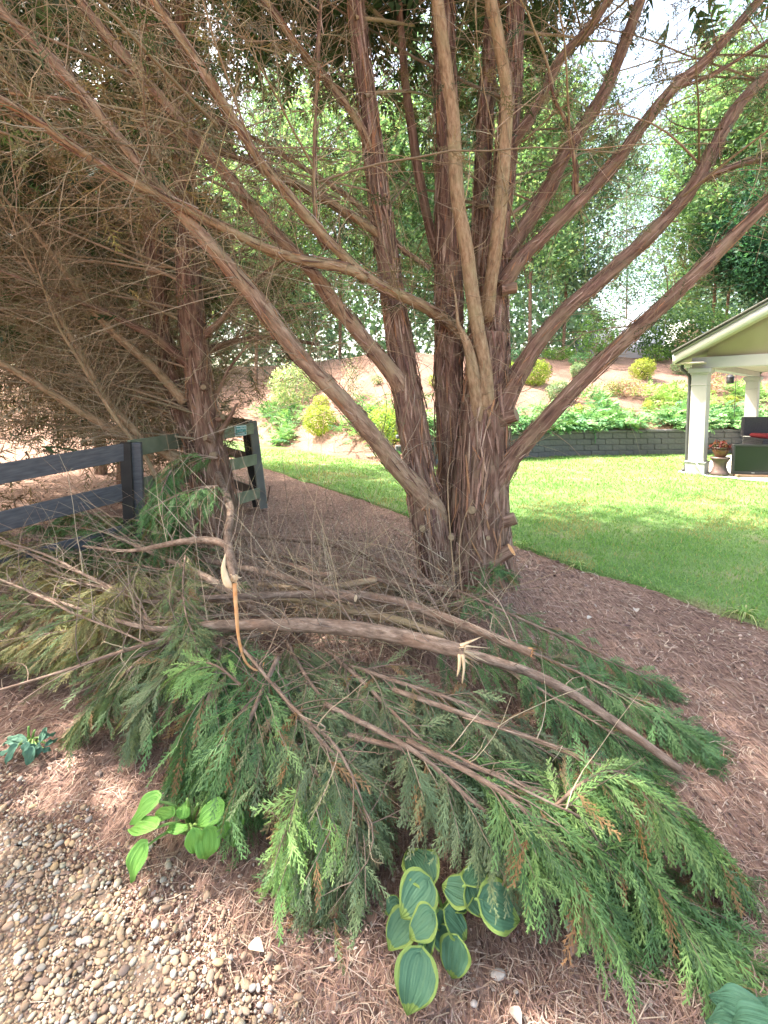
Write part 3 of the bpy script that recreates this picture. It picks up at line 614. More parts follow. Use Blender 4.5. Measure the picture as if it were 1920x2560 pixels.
# peeling strips of bark along the stems
STRIPC = [(0.20, 0.115, 0.085), (0.30, 0.19, 0.14), (0.12, 0.07, 0.055), (0.42, 0.30, 0.235), (0.34, 0.18, 0.10), (0.26, 0.17, 0.12), (0.16, 0.09, 0.07)]
def bark_strips(parent, reg, per_m, Lr=(.06, .30), Wr=(.005, .014), peel=.02):
    acc = Acc()
    for P, R in reg:
        Ltot = np.linalg.norm(np.diff(P, axis=0), axis=1).sum(); n = max(4, int(Ltot * per_m)); T, X, Y = frames(P); k = 5; sstep = Ltot / (len(P) - 1)
        c = rng.uniform(0, len(P) - 1, n); L = rng.uniform(*Lr, n); W = rng.uniform(*Wr, n); th = rng.uniform(0, 2 * np.pi, n); tw_ = rng.normal(0, .25, n); dr = rng.normal(0, .1, n); up_end = rng.random(n) < .3; pl = rng.random(n) ** 3 * peel
        u = np.linspace(0, 1, k); pos = np.clip(c[:, None] + (u[None] - .5) * (L / sstep)[:, None], 0, len(P) - 1.001); i = pos.astype(int); f = (pos - i)[..., None]
        p = P[i] * (1 - f) + P[i + 1] * f; x, y = X[i], Y[i]; r = R[i]; a = th[:, None] + tw_[:, None] * (u - .5)
        e = np.where(up_end[:, None], u[None] ** 2, (1 - u[None]) ** 2); off = .004 + pl[:, None] * e + .003 * np.abs(rng.normal(0, 1, (n, k)))
        N = x * np.cos(a)[..., None] + y * np.sin(a)[..., None]; S = -x * np.sin(a)[..., None] + y * np.cos(a)[..., None]
        w = (W[:, None] * np.sin(np.pi * (.12 + .8 * u))[None] * rng.uniform(.6, 1.2, (n, k)))[..., None]; q = p + N * (r * 1.05 + off)[..., None]
        V = np.stack([q - S * w - N * .003, q + N * .002, q + S * w - N * .003], 2).reshape(n, k * 3, 3); j = np.arange(k - 1)[:, None] * 3
        F = np.concatenate([np.stack([j, j + 1, j + 4, j + 3], -1), np.stack([j + 1, j + 2, j + 5, j + 4], -1)], 1).reshape(-1, 4)[None] + (np.arange(n) * k * 3)[:, None, None]
        acc.add(V.reshape(-1, 3), F.reshape(-1, 4), np.repeat(pick(STRIPC, n, .2)[:, None], k * 3, 1).reshape(-1, 3))
    acc.build('bark_strips', M['litter'], parent, kind='stuff')
bark_strips(tree, reg_trunk, 200, (.06, .34), (.004, .013), .035)
bark_strips(tree, reg_left + reg_right, 60, (.04, .18), (.003, .007), .02)
tw, lf = Acc(), Acc()
P, T, N = spawn(reg_trunk, 34); m = P[:, 2] > .8; add_twigs(tw, P[m], T[m], N[m], (.06, .34), (.0014, .003), .3, -.1, .9, .5)
P, T, N = spawn(reg_front, 34); m = P[:, 2] > 1.3; add_twigs(tw, P[m], T[m], N[m], (.08, .4), (.0014, .003), .4, -.1, 1.0, .5)
P, T, N = spawn(reg_left, 38, .22); add_twigs(tw, P, T, N, (.15, .9), (.0016, .0042), .7, -.05, 1.6, .4)
P, T, N = spawn(reg_right, 26, .12); add_twigs(tw, P, T, N, (.1, .5), (.0014, .003), .7, -.1, 1.4, .4)
# upper crown
tops = [extend(P, 5.0) for P, R in reg_trunk if P[-1, 2] > 3.0]
for k, E in enumerate(tops):
    V, F, B = tube(E, np.linspace(.085, .02, len(E)), 10, .05, True, 70 + k); build('trunk', V, F, M['bark'], tree, None, B)
crown_branches(tree, np.vstack(tops), 120, (1.6, 4.2), tw, lf, (.05, .55), leaf_n=80, twig_n=5, inner=.15)
crown_branches(tree, np.vstack([trunk_axis(P, 3.2) for P, R in reg_trunk]), 26, (1.6, 3.2), tw, lf, (.2, .7), azim=(math.radians(20), math.radians(170)), leaf_n=40, foliage_mix=.85, rbase=.016, leaf_len=(.14, .26), lib=SPRAY_LO)
lim_pts = np.vstack([P[(P[:, 2] > 3.0)] for P, R in reg_left + reg_right if (P[:, 2] > 3.0).any()])
crown_branches(tree, lim_pts, 46, (.8, 2.2), tw, lf, (.0, .7), leaf_n=10, foliage_mix=.4, rbase=.010, leaf_len=(.1, .2), lib=SPRAY_LO)
crown_branches(tree, np.vstack([P[len(P) // 3:] for P, R in reg_left]), 26, (.4, 1.1), tw, lf, (.1, .8), azim=(math.radians(20), math.radians(200)), leaf_n=26, foliage_mix=.1, rbase=.006, twig_n=4, leaf_len=(.14, .3), lib=SPRAY_THIN, inner=.2)
crown_branches(tree, np.vstack([P[len(P) // 2:] for P, R in reg_right]), 36, (.4, 1.0), tw, lf, (-.1, .6), leaf_n=26, foliage_mix=.4, rbase=.006, twig_n=5, leaf_len=(.12, .24), lib=SPRAY_THIN, inner=.2)
tw.build('twigs', M['twig'], tree, kind='stuff'); lf.build('crown', M['leaf'], tree, kind='stuff')

# ------------------------------------------------------------------ the twin-stemmed cypress at the fence
LY = 4.95
lt_base = D(500, 1385, LY)
ltree = empty('cypress_tree', (lt_base[0], lt_base[1], 0), 'twin-stemmed cypress with peeling brown bark standing against the dark rail fence', 'tree')
rl, rt = [], []
limb('trunk', ltree, [(500, 1220, LY, 95), (486, 1130, LY, 80), (470, 1040, LY, 72), (455, 960, LY, 68), (440, 880, LY, 66), (428, 800, LY, 64), (416, 700, LY, 62), (408, 600, LY, 58), (402, 480, LY, 54), (398, 330, LY, 50), (396, 150, LY, 45), (394, -40, LY, 40)], seg=44, n=170, rough=.13, reg=rt)
limb('trunk', ltree, [(470, 1200, LY + .1, 80), (448, 1080, LY + .1, 64), (425, 990, LY + .1, 54), (402, 920, LY + .1, 48), (378, 840, LY + .12, 46), (358, 760, LY + .15, 44), (342, 650, LY + .18, 42), (330, 520, LY + .2, 40), (322, 350, LY + .25, 37), (316, 150, LY + .3, 33), (312, -40, LY + .3, 30)], seg=36, n=150, rough=.13, reg=rt)
limb('limb', ltree, [(395, 1000, LY - .02, 36), (355, 976, LY - .08, 27), (300, 953, LY - .2, 25), (226, 918, LY - .36, 23), (138, 866, LY - .55, 22), (80, 830, LY - .68, 21), (0, 783, LY - .82, 19), (-80, 740, LY - .95, 17)], 'bark_light', .06, 16, reg=rl)
limb('limb', ltree, [(400, 870, LY - .02, 30), (372, 838, LY - .06, 25), (336, 798, LY - .14, 23), (286, 755, LY - .24, 22), (238, 712, LY - .34, 21), (190, 657, LY - .45, 19), (150, 600, LY - .55, 16), (90, 520, LY - .66, 13), (20, 440, LY - .76, 9), (-60, 350, LY - .84, 6)], 'bark_light', .06, 14, reg=rl)
limb('limb', ltree, [(330, 990, LY - .3, 17), (293, 933, LY - .36, 18), (238, 874, LY - .42, 17), (190, 795, LY - .5, 16), (150, 723, LY - .58, 14), (118, 664, LY - .64, 12), (60, 560, LY - .74, 8), (20, 470, LY - .8, 5), (-20, 390, LY - .85, 3)], 'bark_light', .05, 12, reg=rl)
limb('limb', ltree, [(350, 1060, LY - .4, 12), (310, 980, LY - .44, 12), (270, 930, LY - .48, 11), (214, 850, LY - .55, 10), (166, 770, LY - .62, 9), (126, 705, LY - .68, 8), (100, 640, LY - .74, 5), (75, 560, LY - .78, 3), (60, 490, LY - .8, 1.5)], 'bark_light', .04, 10, reg=rl)
limb('limb', ltree, [(420, 800, LY, 30), (380, 765, LY - .1, 25), (335, 728, LY - .2, 24), (290, 706, LY - .3, 20), (220, 670, LY - .45, 15), (130, 640, LY - .6, 10), (40, 600, LY - .72, 6), (-40, 570, LY - .8, 4)], 'bark', .06, 14, reg=rl)
limb('limb', ltree, [(435, 730, LY, 26), (480, 690, LY - .05, 17), (520, 640, LY - .1, 15), (560, 600, LY - .12, 12), (640, 540, LY - .15, 9)], 'bark', .05, 10, reg=rl)
limb('limb', ltree, [(440, 760, LY + .1, 22), (520, 735, LY + .3, 15), (600, 730, LY + .5, 12), (690, 745, LY + .7, 8)], 'bark', .05, 10, reg=rl)
limb('limb', ltree, [(468, 850, LY - .1, 10), (500, 790, LY - .1, 8), (540, 740, LY - .1, 5)], 'bark', .05, 8, reg=rl)
limb('limb', ltree, [(475, 935, LY - .1, 15), (495, 905, LY - .15, 12), (512, 872, LY - .2, 6)], 'bark', .05, 8)
bark_strips(ltree, rt, 130, (.06, .34), (.004, .012), .03)
stub(ltree, DP(455, 948, LY - .16), (-.5, -.9, .3), .035, .07)
stub(ltree, DP(462, 985, LY - .18), (.1, -1, .2), .04, .05)
stub(ltree, DP(440, 838, LY - .15), (.3, -1, .2), .028, .04)
stub(ltree, DP(472, 905, LY - .1), (1, -.5, .4), .03, .06)
tw, lf = Acc(), Acc()
P, T, N = spawn(rt, 30); m = P[:, 2] > 1.1; add_twigs(tw, P[m], T[m], N[m], (.1, .6), (.0018, .004), .3, 0, 1.2, .5)
P, T, N = spawn(rl, 60, .15); add_twigs(tw, P, T, N, (.15, .8), (.0018, .004), .8, 0, 2.2, .4)
tops = [extend(P, 4.0) for P, R in rt]
for k, E in enumerate(tops):
    V, F, B = tube(E, np.linspace(.075, .02, len(E)), 10, .05, True, 80 + k); build('trunk', V, F, M['bark'], ltree, None, B)
low = np.vstack([trunk_axis(P, 1.15, 3.6) for P, R in rt]); high = np.vstack([trunk_axis(P, 3.0) for P, R in rt] + tops)
crown_branches(ltree, low, 90, (1.3, 3.0), tw, lf, (0.05, .55), azim=(math.radians(85), math.radians(205)), foliage_mix=.04, twig_n=18, leaf_n=30, rbase=.014, leaf_len=(.15, .32), inner=.35)
crown_branches(ltree, low[low[:, 2] > 1.9], 26, (1.0, 2.0), tw, lf, (0.25, .7), azim=(math.radians(20), math.radians(100)), foliage_mix=.4, twig_n=18, leaf_n=20, rbase=.012, leaf_len=(.15, .3))
crown_branches(ltree, np.vstack(tops), 80, (1.4, 3.6), tw, lf, leaf_n=85, foliage_mix=.7)
crown_branches(ltree, high, 50, (1.2, 3.0), tw, lf, (.1, .7), leaf_n=22, foliage_mix=.25, twig_n=13, rbase=.012, leaf_len=(.15, .3))
tw.build('twigs', M['twig'], ltree, kind='stuff'); lf.build('crown', M['leaf'], ltree, kind='stuff')

# ------------------------------------------------------------------ further cypresses of the row
def row_cypress(x, y, h, label, nlow, nhigh, r0=.13, zlow=.9, brl=(1.4, 3.0), leaf_n=70, mix_low=.08, hs=.4):
    t = empty('cypress_tree', (x, y, 0), label, 'tree', 'cypresses of the row behind the fence')
    P = spline(np.array([[x, y, -.1], [x + .05, y, h * .3], [x - .05, y + .05, h * .6], [x, y, h]]), 60)
    V, F, B = tube(P, np.linspace(r0, .02, 60), 24, .08, True, int(abs(x) * 10)); build('trunk', V, F, M['bark'], t, None, B)
    P2 = P + np.linspace(0, 1, 60)[:, None] * [-.45, .1, 0] + [.12, -.12, 0]
    V, F, B = tube(P2[:48], np.linspace(r0 * .7, .02, 48), 18, .08, True, int(abs(x) * 10) + 1); build('trunk', V, F, M['bark'], t, None, B)
    tw, lf = Acc(), Acc()
    crown_branches(t, trunk_axis(P, zlow, h * .45), nlow, brl, tw, lf, (0.0, .5), foliage_mix=mix_low, twig_n=8, leaf_n=int(leaf_n * .55), rbase=.014)
    crown_branches(t, trunk_axis(P, h * hs), nhigh, brl, tw, lf, (0.05, .5), foliage_mix=.8, twig_n=3, leaf_n=int(leaf_n * .6), leaf_len=(.36, .66))
    tw.build('twigs', M['twig'], t, kind='stuff'); lf.build('crown', M['leaf'], t, kind='stuff')
row_cypress(-4.15, 7.6, 8.5, 'brown-twigged cypress just behind the fence, its trunk showing left of the twin stems', 80, 60, brl=(.9, 2.1), zlow=.4)
row_cypress(-6.3, 10.6, 9.5, 'farthest cypress of the row, a dim trunk deep behind the fence', 70, 60, leaf_n=80)
row_cypress(-6.2, 4.6, 8.5, 'cypress beyond the left edge, only its brown twigs showing over the fence', 60, 60, leaf_n=75, zlow=.3)
row_cypress(-3.6, 0.2, 9.0, 'unseen cypress added beside the viewer, its crown shading the gravel', 0, 34, leaf_n=80, brl=(1.5, 3.0), hs=.52)  # unseen tree, added so its crown shades the near ground
row_cypress(-8.6, 7.4, 8.5, 'cypress added far to the left behind the fence to shade the ground there', 22, 45, leaf_n=70)  # added past the left edge to shade the ground behind the fence

# ------------------------------------------------------------------ box builders
def box_mesh(sx, sy, sz, bev=0.0):
    bm = bmesh.new(); bmesh.ops.create_cube(bm, size=1.0)
    for v in bm.verts: v.co = (v.co.x * sx, v.co.y * sy, v.co.z * sz)
    if bev: bmesh.ops.bevel(bm, geom=bm.edges[:], offset=bev, segments=1, affect='EDGES')
    me = bpy.data.meshes.new('box'); bm.to_mesh(me); bm.free(); return me
def add_me(name, me, mat, parent, loc, rot=None, scale=None):
    o = bpy.data.objects.new(name, me); COL.objects.link(o)
    if mat is not None and not me.materials: me.materials.append(mat)
    if parent is not None: o.parent = parent; loc = np.array(loc) - np.array(parent.location)
    o.location = tuple(float(q) for q in loc)
    if rot is not None:
        if isinstance(rot, Matrix): o.rotation_mode = 'QUATERNION'; o.rotation_quaternion = rot.to_quaternion()
        else: o.rotation_euler = rot
    if scale is not None: o.scale = scale
    return o
def basis(x, z=(0, 0, 1)):
    x = nrm(x); y = nrm(np.cross(z, x)); zz = np.cross(x, y); return Matrix(np.array([x, y, zz]).T.tolist())
def lathe(name, prof, mat, parent, loc, seg=28):
    prof = np.array(prof, float); th = np.linspace(0, 2 * np.pi, seg, endpoint=False); n = len(prof)
    V = np.stack([prof[:, 0][:, None] * np.cos(th), prof[:, 0][:, None] * np.sin(th), np.repeat(prof[:, 1][:, None], seg, 1)], -1).reshape(-1, 3) + loc
    i = np.arange(n - 1)[:, None] * seg; j = np.arange(seg)[None]; k = (j + 1) % seg
    return build(name, V, np.stack([i + j, i + k, i + seg + k, i + seg + j], -1).reshape(-1, 4), mat, parent)

# ------------------------------------------------------------------ retaining wall of split blocks
def retaining_wall():
    w = empty('retaining_wall', (5, float(Yb(5)), 0), 'low curved retaining wall of dark grey concrete blocks behind the lawn', 'wall')
    xs_ = np.arange(0.5, 24, 0.01); pts = np.stack([xs_, Yb(xs_)], 1)
    ker = np.ones(61) / 61; sm = np.convolve(np.pad(pts[:, 1], 30, 'edge'), ker, 'valid'); pts[:, 1] = sm
    s = np.concatenate([[0], np.cumsum(np.linalg.norm(np.diff(pts, axis=0), axis=1))])
    me = [box_mesh(.435, .26, .166, .012) for _ in range(3)]
    for m in me: m.materials.append(M['block'])
    capm = box_mesh(.60, .32, .075, .012); capm.materials.append(M['block'])
    nb = 0
    for c in range(4):
        q = 0.22 if c % 2 else 0.0
        while q < min(s[-1] - .5, 15.5):
            x = np.interp(q, s, pts[:, 0]); y = np.interp(q, s, pts[:, 1]); x2 = np.interp(q + .1, s, pts[:, 0]); y2 = np.interp(q + .1, s, pts[:, 1])
            add_me('block', me[nb % 3], None, w, (x, y + .12 + rng.uniform(-.006, .006) + c * .012, .083 + c * .171), (0, 0, math.atan2(y2 - y, x2 - x) + rng.normal(0, .008))); nb += 1; q += .441
    q = .1
    while q < 15.4:
        x = np.interp(q, s, pts[:, 0]); y = np.interp(q, s, pts[:, 1]); x2 = np.interp(q + .1, s, pts[:, 0]); y2 = np.interp(q + .1, s, pts[:, 1])
        add_me('cap_block', capm, None, w, (x, y + .16, .685 + .0385), (0, 0, math.atan2(y2 - y, x2 - x))); q += .605
retaining_wall()

# ------------------------------------------------------------------ plants on the bank
def shrub(px, py, wpx, hpx, label, cols, leaf=.05, n=2600, shape='round', cat='shrub', name='shrub', stems=True, mat='bgleaf', fill=.55, aspect=.55):
    b = GB(px, py); dep = depth(b); rx = wpx * .5 * dep / FPX; h = hpx * dep / FPX
    o = empty(name, b, label, cat); acc = Acc()
    d = rdir(n); rad = rng.uniform(fill, 1.0, n) ** .6
    bump = 1 + .18 * vnoise(d * 2.3 + px * .1, 3) + .10 * vnoise(d * 6 + px, 4)
    if shape == 'cone': zz = rng.random(n); ring = (1 - zz) ** .7; a = rng.uniform(0, 2 * np.pi, n); P = np.stack([np.cos(a) * ring * rx * rad, np.sin(a) * ring * rx * rad, zz * h], 1)
    else: P = d * (rad * bump)[:, None] * [rx, rx, h * .55] + [0, 0, h * .5]
    if shape == 'loose': P = P + rng.normal(0, .07, (n, 3)) * [1, 1, .8]
    P[:, 2] = np.maximum(P[:, 2], .02); nn = nrm(d + rng.normal(0, .6, (n, 3)) + [0, 0, .4])
    leaf_quads(acc, P + b, nn, rng.uniform(.7, 1.3, n) * leaf, rng.uniform(.7, 1.2, n) * leaf * aspect, pick(cols, n, .2))
    acc.build('foliage', M[mat], o, kind='stuff')
    if stems:
        m = 14; t = Acc(); V, F, C = twig_batch(np.tile(b, (m, 1)) + rng.normal(0, .03, (m, 3)), rdir(m, 1.6), rng.uniform(.5, .95, m) * h, rng.uniform(.006, .014, m), rng.normal(0, .15, (m, 3)), 6, 4)
        t.add(V, F, np.repeat(pick(TW, m)[:, None], 24, 1).reshape(-1, 3)); t.build('stems', M['twig'], o)
    return o
YEL = [(0.29, 0.39, 0.06), (0.36, 0.44, 0.09), (0.22, 0.33, 0.05), (0.42, 0.46, 0.14)]
VAR = [(0.28, 0.40, 0.22), (0.55, 0.60, 0.42), (0.20, 0.33, 0.16), (0.42, 0.50, 0.30)]
GRY = [(0.20, 0.30, 0.18), (0.28, 0.37, 0.24), (0.16, 0.25, 0.14)]
GRN = [(0.14, 0.26, 0.06), (0.20, 0.33, 0.08), (0.10, 0.20, 0.05)]
DRK = [(0.05, 0.11, 0.035), (0.08, 0.16, 0.05), (0.035, 0.08, 0.03), (0.12, 0.20, 0.07)]
PNK = [(0.40, 0.20, 0.19), (0.30, 0.26, 0.14), (0.48, 0.28, 0.25), (0.24, 0.28, 0.14)]
shrub(800, 1088, 84, 72, 'round golden-green shrub at the foot of the bank, beside the green creeping juniper', YEL, .06, 3800)
shrub(803, 1022, 42, 34, 'small golden shrub peeping over the round golden one', YEL, .06, 900)
shrub(738, 1015, 128, 100, 'big white-variegated shrub on the bank above the golden one', VAR, .11, 3200)
shrub(882, 1005, 52, 110, 'thin dark open shrub in the middle of the bank, white flecks in its twigs', [(0.12, 0.17, 0.12), (0.5, 0.5, 0.46), (0.16, 0.2, 0.13)], .07, 520, 'loose', fill=.2)
shrub(965, 1112, 110, 92, 'loose lime-green shrub at the bank foot, partly behind the left stem', [(0.34, 0.46, 0.10), (0.26, 0.40, 0.08), (0.42, 0.50, 0.16)], .08, 1800, 'loose')
shrub(942, 960, 30, 22, 'tiny grey-green tuft high on the bare bank', GRY, .06, 300)
shrub(1085, 965, 30, 30, 'small lime tuft seen in the gap between the stems', [(0.34, 0.44, 0.12)], .06, 400)
shrub(1000, 1075, 40, 45, 'yellow-green sprig rising beside the left stem', YEL, .07, 300, 'loose')
shrub(1337, 963, 72, 66, 'round olive-green shrub just right of the trunk, high on the bank', [(0.30, 0.40, 0.07), (0.22, 0.33, 0.06), (0.38, 0.44, 0.10)], .07, 3000)
shrub(1270, 950, 60, 46, 'lime shrub half hidden behind the trunk', [(0.32, 0.44, 0.10), (0.26, 0.38, 0.08)], .07, 1200)
shrub(1396, 1002, 60, 48, 'soft grey-green shrub mid-bank below the round olive one', GRY, .07, 1600)
shrub(1446, 945, 44, 36, 'pale grey-green shrub near the top of the bank', GRY, .07, 1200)
shrub(1606, 948, 58, 50, 'olive shrub on the bank left of the porch post', [(0.30, 0.36, 0.06), (0.24, 0.30, 0.06), (0.36, 0.40, 0.10)], .07, 2200)
shrub(1565, 990, 92, 48, 'wispy pinkish shrub spreading across the bank', PNK, .07, 900, 'loose', fill=.2)
shrub(1532, 990, 50, 34, 'greenish wispy shrub left of the pinkish one', PNK[1:2] + GRN[:1], .07, 500, 'loose', fill=.2)
shrub(1447, 1042, 28, 30, 'little yellow ball shrub above the wall, left one of two', YEL[1:], .05, 800)
shrub(1621, 1030, 30, 28, 'little yellow ball shrub above the wall, right one of two', YEL[1:], .05, 800)
shrub(1830, 1016, 30, 26, 'little yellow ball shrub seen between the porch posts', YEL[1:], .05, 800)
shrub(1780, 985, 60, 70, 'pale pinkish wispy shrub seen right beside the porch post', PNK, .07, 600, 'loose', fill=.2)
shrub(1885, 940, 40, 34, 'dark green shrub at the ridge between the porch posts', DRK, .08, 900)
shrub(1705, 935, 50, 40, 'grey-green shrub at the ridge beside the porch eave', GRY, .08, 900)
shrub(1640, 905, 70, 40, 'low green shrub at the foot of the dark evergreen', GRN, .09, 1000)
shrub(1290, 915, 80, 40, 'blue-green shrub on the ridge right of the trunk', [(0.10, 0.24, 0.14), (0.14, 0.28, 0.16)], .09, 1200)
shrub(1395, 900, 90, 30, 'low green shrub along the ridge line', GRN, .09, 900)
shrub(1455, 915, 70, 30, 'low fern-like plant on the ridge line', [(0.12, 0.25, 0.12)], .09, 700)
shrub(1715, 900, 270, 130, 'broad dark evergreen shrub on the ridge in front of the grey roof', DRK, .16, 5200, 'loose', fill=.45)
shrub(1500, 900, 120, 125, 'small many-stemmed tree with pale green leaves on the ridge', [(0.20, 0.36, 0.12), (0.28, 0.42, 0.16), (0.14, 0.28, 0.10)], .16, 1500, 'loose', cat='tree', name='small_tree', fill=.3)
JUN = [(0.14, 0.30, 0.13), (0.20, 0.38, 0.16), (0.10, 0.24, 0.12), (0.26, 0.42, 0.18)]
def juniper(pts, label, n=260, L=(.3, .55), spread=.35, over=False, cols=JUN):
    """creeping juniper along bank pixels; sprays point up, out and down the slope"""
    B = np.array([GB(*p) for p in pts]); o = empty('creeping_juniper', B[len(B) // 2], label, 'shrub', 'creeping junipers on the bank')
    t = rng.uniform(0, len(B) - 1, n) if len(B) > 1 else np.zeros(n); i = np.clip(t.astype(int), 0, max(len(B) - 2, 0)); f = (t - i)[:, None]
    P = B[i] * (1 - f) + B[np.minimum(i + 1, len(B) - 1)] * f + np.stack([rng.normal(0, spread, n), rng.normal(0, spread, n), np.zeros(n)], 1)
    lim = Yb(P[:, 0]) + (.02 if over else .15); P[:, 1] = np.maximum(P[:, 1], lim); P[:, 2] = bank_z(P[:, 0], P[:, 1]) + rng.uniform(.02, .22, n) + (.08 if over else 0)
    dr = nrm(np.stack([rng.normal(.1, .7, n), rng.normal(-.55, .5, n), rng.uniform(-.05, .55, n) - (.25 if over else 0)], 1)); acc = Acc()
    place_sprays(acc, P, dr, rdir(n, 1.6), rng.uniform(*L, n), pick(cols, n, .2), SPRAY_XLO, 1.0); acc.build('foliage', M['leaf'], o, kind='stuff')
juniper([(655, 1022), (700, 1045), (745, 1068)], 'bright green creeping juniper running down the bank to the round golden shrub', 420, spread=.28)
juniper([(690, 1098), (720, 1108)], 'small blue-green creeping juniper at the edge of the shaded lawn', 130, spread=.25)
juniper([(890, 1045), (940, 1060), (985, 1075)], 'green creeping juniper behind the loose lime shrub', 420, spread=.45)
juniper([(1075, 1075), (1090, 1085)], 'juniper seen in the gap between the stems above the wall', 240, spread=.3, over=True)
juniper([(1265, 1075), (1300, 1072), (1340, 1075)], 'juniper spilling over the wall right beside the trunk', 480, spread=.32, over=True)
juniper([(1370, 1068), (1410, 1065), (1450, 1068)], 'juniper spilling low over the middle of the wall', 480, spread=.34, over=True)
juniper([(1480, 1062), (1530, 1062), (1570, 1063)], 'juniper spilling over the wall left of the bare blocks', 430, spread=.3, over=True)
juniper([(1660, 1060), (1700, 1058), (1740, 1056)], 'juniper spilling over the wall just left of the porch post', 480, spread=.36, over=True)
juniper([(1780, 1056), (1830, 1054), (1900, 1052)], 'juniper spilling over the wall between the porch posts', 520, spread=.36, over=True)
juniper([(1480, 990), (1500, 1020), (1510, 1040)], 'dark green juniper trailing down the bank between the yellow balls', 170, spread=.25)
juniper([(1660, 1005), (1700, 1000), (1730, 1010)], 'wide light green juniper on the bank left of the porch post', 460, spread=.6, cols=[(0.24, 0.38, 0.12), (0.30, 0.42, 0.15)])
juniper([(1840, 975), (1870, 990), (1890, 1000)], 'light green juniper high on the bank between the porch posts', 260, spread=.4, cols=[(0.24, 0.38, 0.12), (0.20, 0.36, 0.14)])
juniper([(1365, 1040), (1385, 1045)], 'sparse juniper sprig low on the bank left of the yellow ball', 70, spread=.25)

# ------------------------------------------------------------------ trees beyond the bank
def bg_tree(px, Y, h, rx, label, cols, nclump=30, nleaf=5200, leaf=.20, zlow=.25, trunk_r=.10, group='broadleaf trees beyond the bank'):
    x = (px - 960) / FPX * (Y * cp_); z0 = float(bank_z(x, Y)); o = empty('broadleaf_tree', (x, Y, z0), label, 'tree', group)
    P = spline(np.array([[x, Y, z0 - .2], [x + rng.normal(0, .15), Y, z0 + h * .35], [x + rng.normal(0, .3), Y, z0 + h * .7], [x + rng.normal(0, .4), Y, z0 + h * .95]]), 30)
    V, F, B = tube(P, np.linspace(trunk_r, .03, 30), 10, .05, True, int(px)); build('trunk', V, F, M['bark'], o, None, B)
    c = rdir(nclump) * (rng.uniform(.15, 1, (nclump, 1)) ** .5) * [rx, rx, h * (1 - zlow) * .52] + [x, Y, z0 + h * (zlow + (1 - zlow) * .5)]
    t = Acc(); k = rng.integers(6, 27, nclump); d = c - P[k]; L = np.linalg.norm(d, axis=1); V, F, C = twig_batch(P[k], nrm(d), L, rng.uniform(.015, .04, nclump), rng.normal(0, .05, (nclump, 3)), 6, 4)
    t.add(V, F, np.repeat(pick([(0.12, 0.09, 0.07)], nclump)[:, None], 24, 1).reshape(-1, 3)); t.build('branches', M['twig'], o)
    q = c[rng.integers(0, nclump, nleaf)] + rng.normal(0, 1, (nleaf, 3)) * [rx * .22, rx * .22, h * .055]
    acc = Acc(); leaf_tris(acc, q, rdir(nleaf, .8), rng.uniform(.7, 1.3, nleaf) * leaf, rng.uniform(.6, 1.0, nleaf) * leaf * .8, pick(cols, nleaf, .25)); acc.build('crown', M['bgleaf'], o, kind='stuff')
LG = [(0.15, 0.28, 0.14), (0.20, 0.34, 0.17), (0.11, 0.22, 0.12), (0.27, 0.40, 0.21)]  # leaf greens greyed toward blue, haze beyond the bank put into the colour
BG = [(0.12, 0.22, 0.165), (0.155, 0.265, 0.195), (0.09, 0.175, 0.135), (0.19, 0.30, 0.215)]  # distance haze painted into these blue-green leaf colours
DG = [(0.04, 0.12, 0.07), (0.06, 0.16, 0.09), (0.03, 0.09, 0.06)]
spots = [
 (640, 25, 13, 3.2, 'bright green tree beyond the bank, behind the leaning limbs', LG), (850, 27, 15, 3.4, 'light green tree filling the gap left of the left stem', LG),
 (985, 25, 15, 3.0, 'green tree seen between the left stem and the main trunk', LG), (1090, 30, 19, 3.6, 'blue-green tree far behind the main trunk', BG),
 (1322, 24.5, 14, 2.6, 'slim pale green tree just right of the trunk, its stem rising from the ridge', LG), (1230, 33, 20, 4.0, 'tall hazy blue-green tree behind the upright stems', BG),
 (1405, 30, 19, 3.2, 'tall blue-green tree between the two right-hand limbs', BG), (1560, 56, 30, 5.5, 'tall pale tree above the far grey roof', BG),
 (1770, 29, 17, 3.0, 'leafy tree rising over the dark evergreen shrub', LG), (1800, 31, 20, 4.0, 'tall blue-green tree over the porch roof', BG),
 (1900, 26, 11, 2.6, 'dark tree directly above the porch roof edge', DG), (1990, 30, 19, 4.0, 'tall tree at the right edge above the porch', BG),
 (480, 30, 16, 3.6, 'green tree glimpsed through the brown twigs left of the twin stems', LG), (720, 34, 20, 4.0, 'tall blue-green tree behind the upper left limbs', BG),
 (300, 28, 15, 3.6, 'green tree glimpsed through the twigs over the fence', LG), (100, 30, 15, 4.0, 'green tree glimpsed at the far left behind the twigs', BG)]
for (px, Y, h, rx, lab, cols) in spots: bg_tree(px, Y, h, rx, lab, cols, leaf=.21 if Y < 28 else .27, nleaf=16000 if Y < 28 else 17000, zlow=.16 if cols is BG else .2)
far = Acc(); nf = 52000; fx = rng.uniform(-60, 75, nf); fy = rng.uniform(46, 62, nf); gap = np.exp(-((fx / fy - .50) / .13) ** 2)
fz = bank_z(fx, fy) + rng.random(nf) ** .8 * (17 + 6 * vnoise(np.stack([fx * .12, fy * .1, fx * 0], -1), 3)) * (1 - .85 * gap)
leaf_tris(far, np.stack([fx, fy, fz], 1), rdir(nf, .6), rng.uniform(.5, .95, nf), rng.uniform(.4, .7, nf), pick(BG, nf, .2)); o = far.build('far_woods', M['bgleaf'], kind='stuff'); o['label'] = 'hazy green woods far behind the gardens'

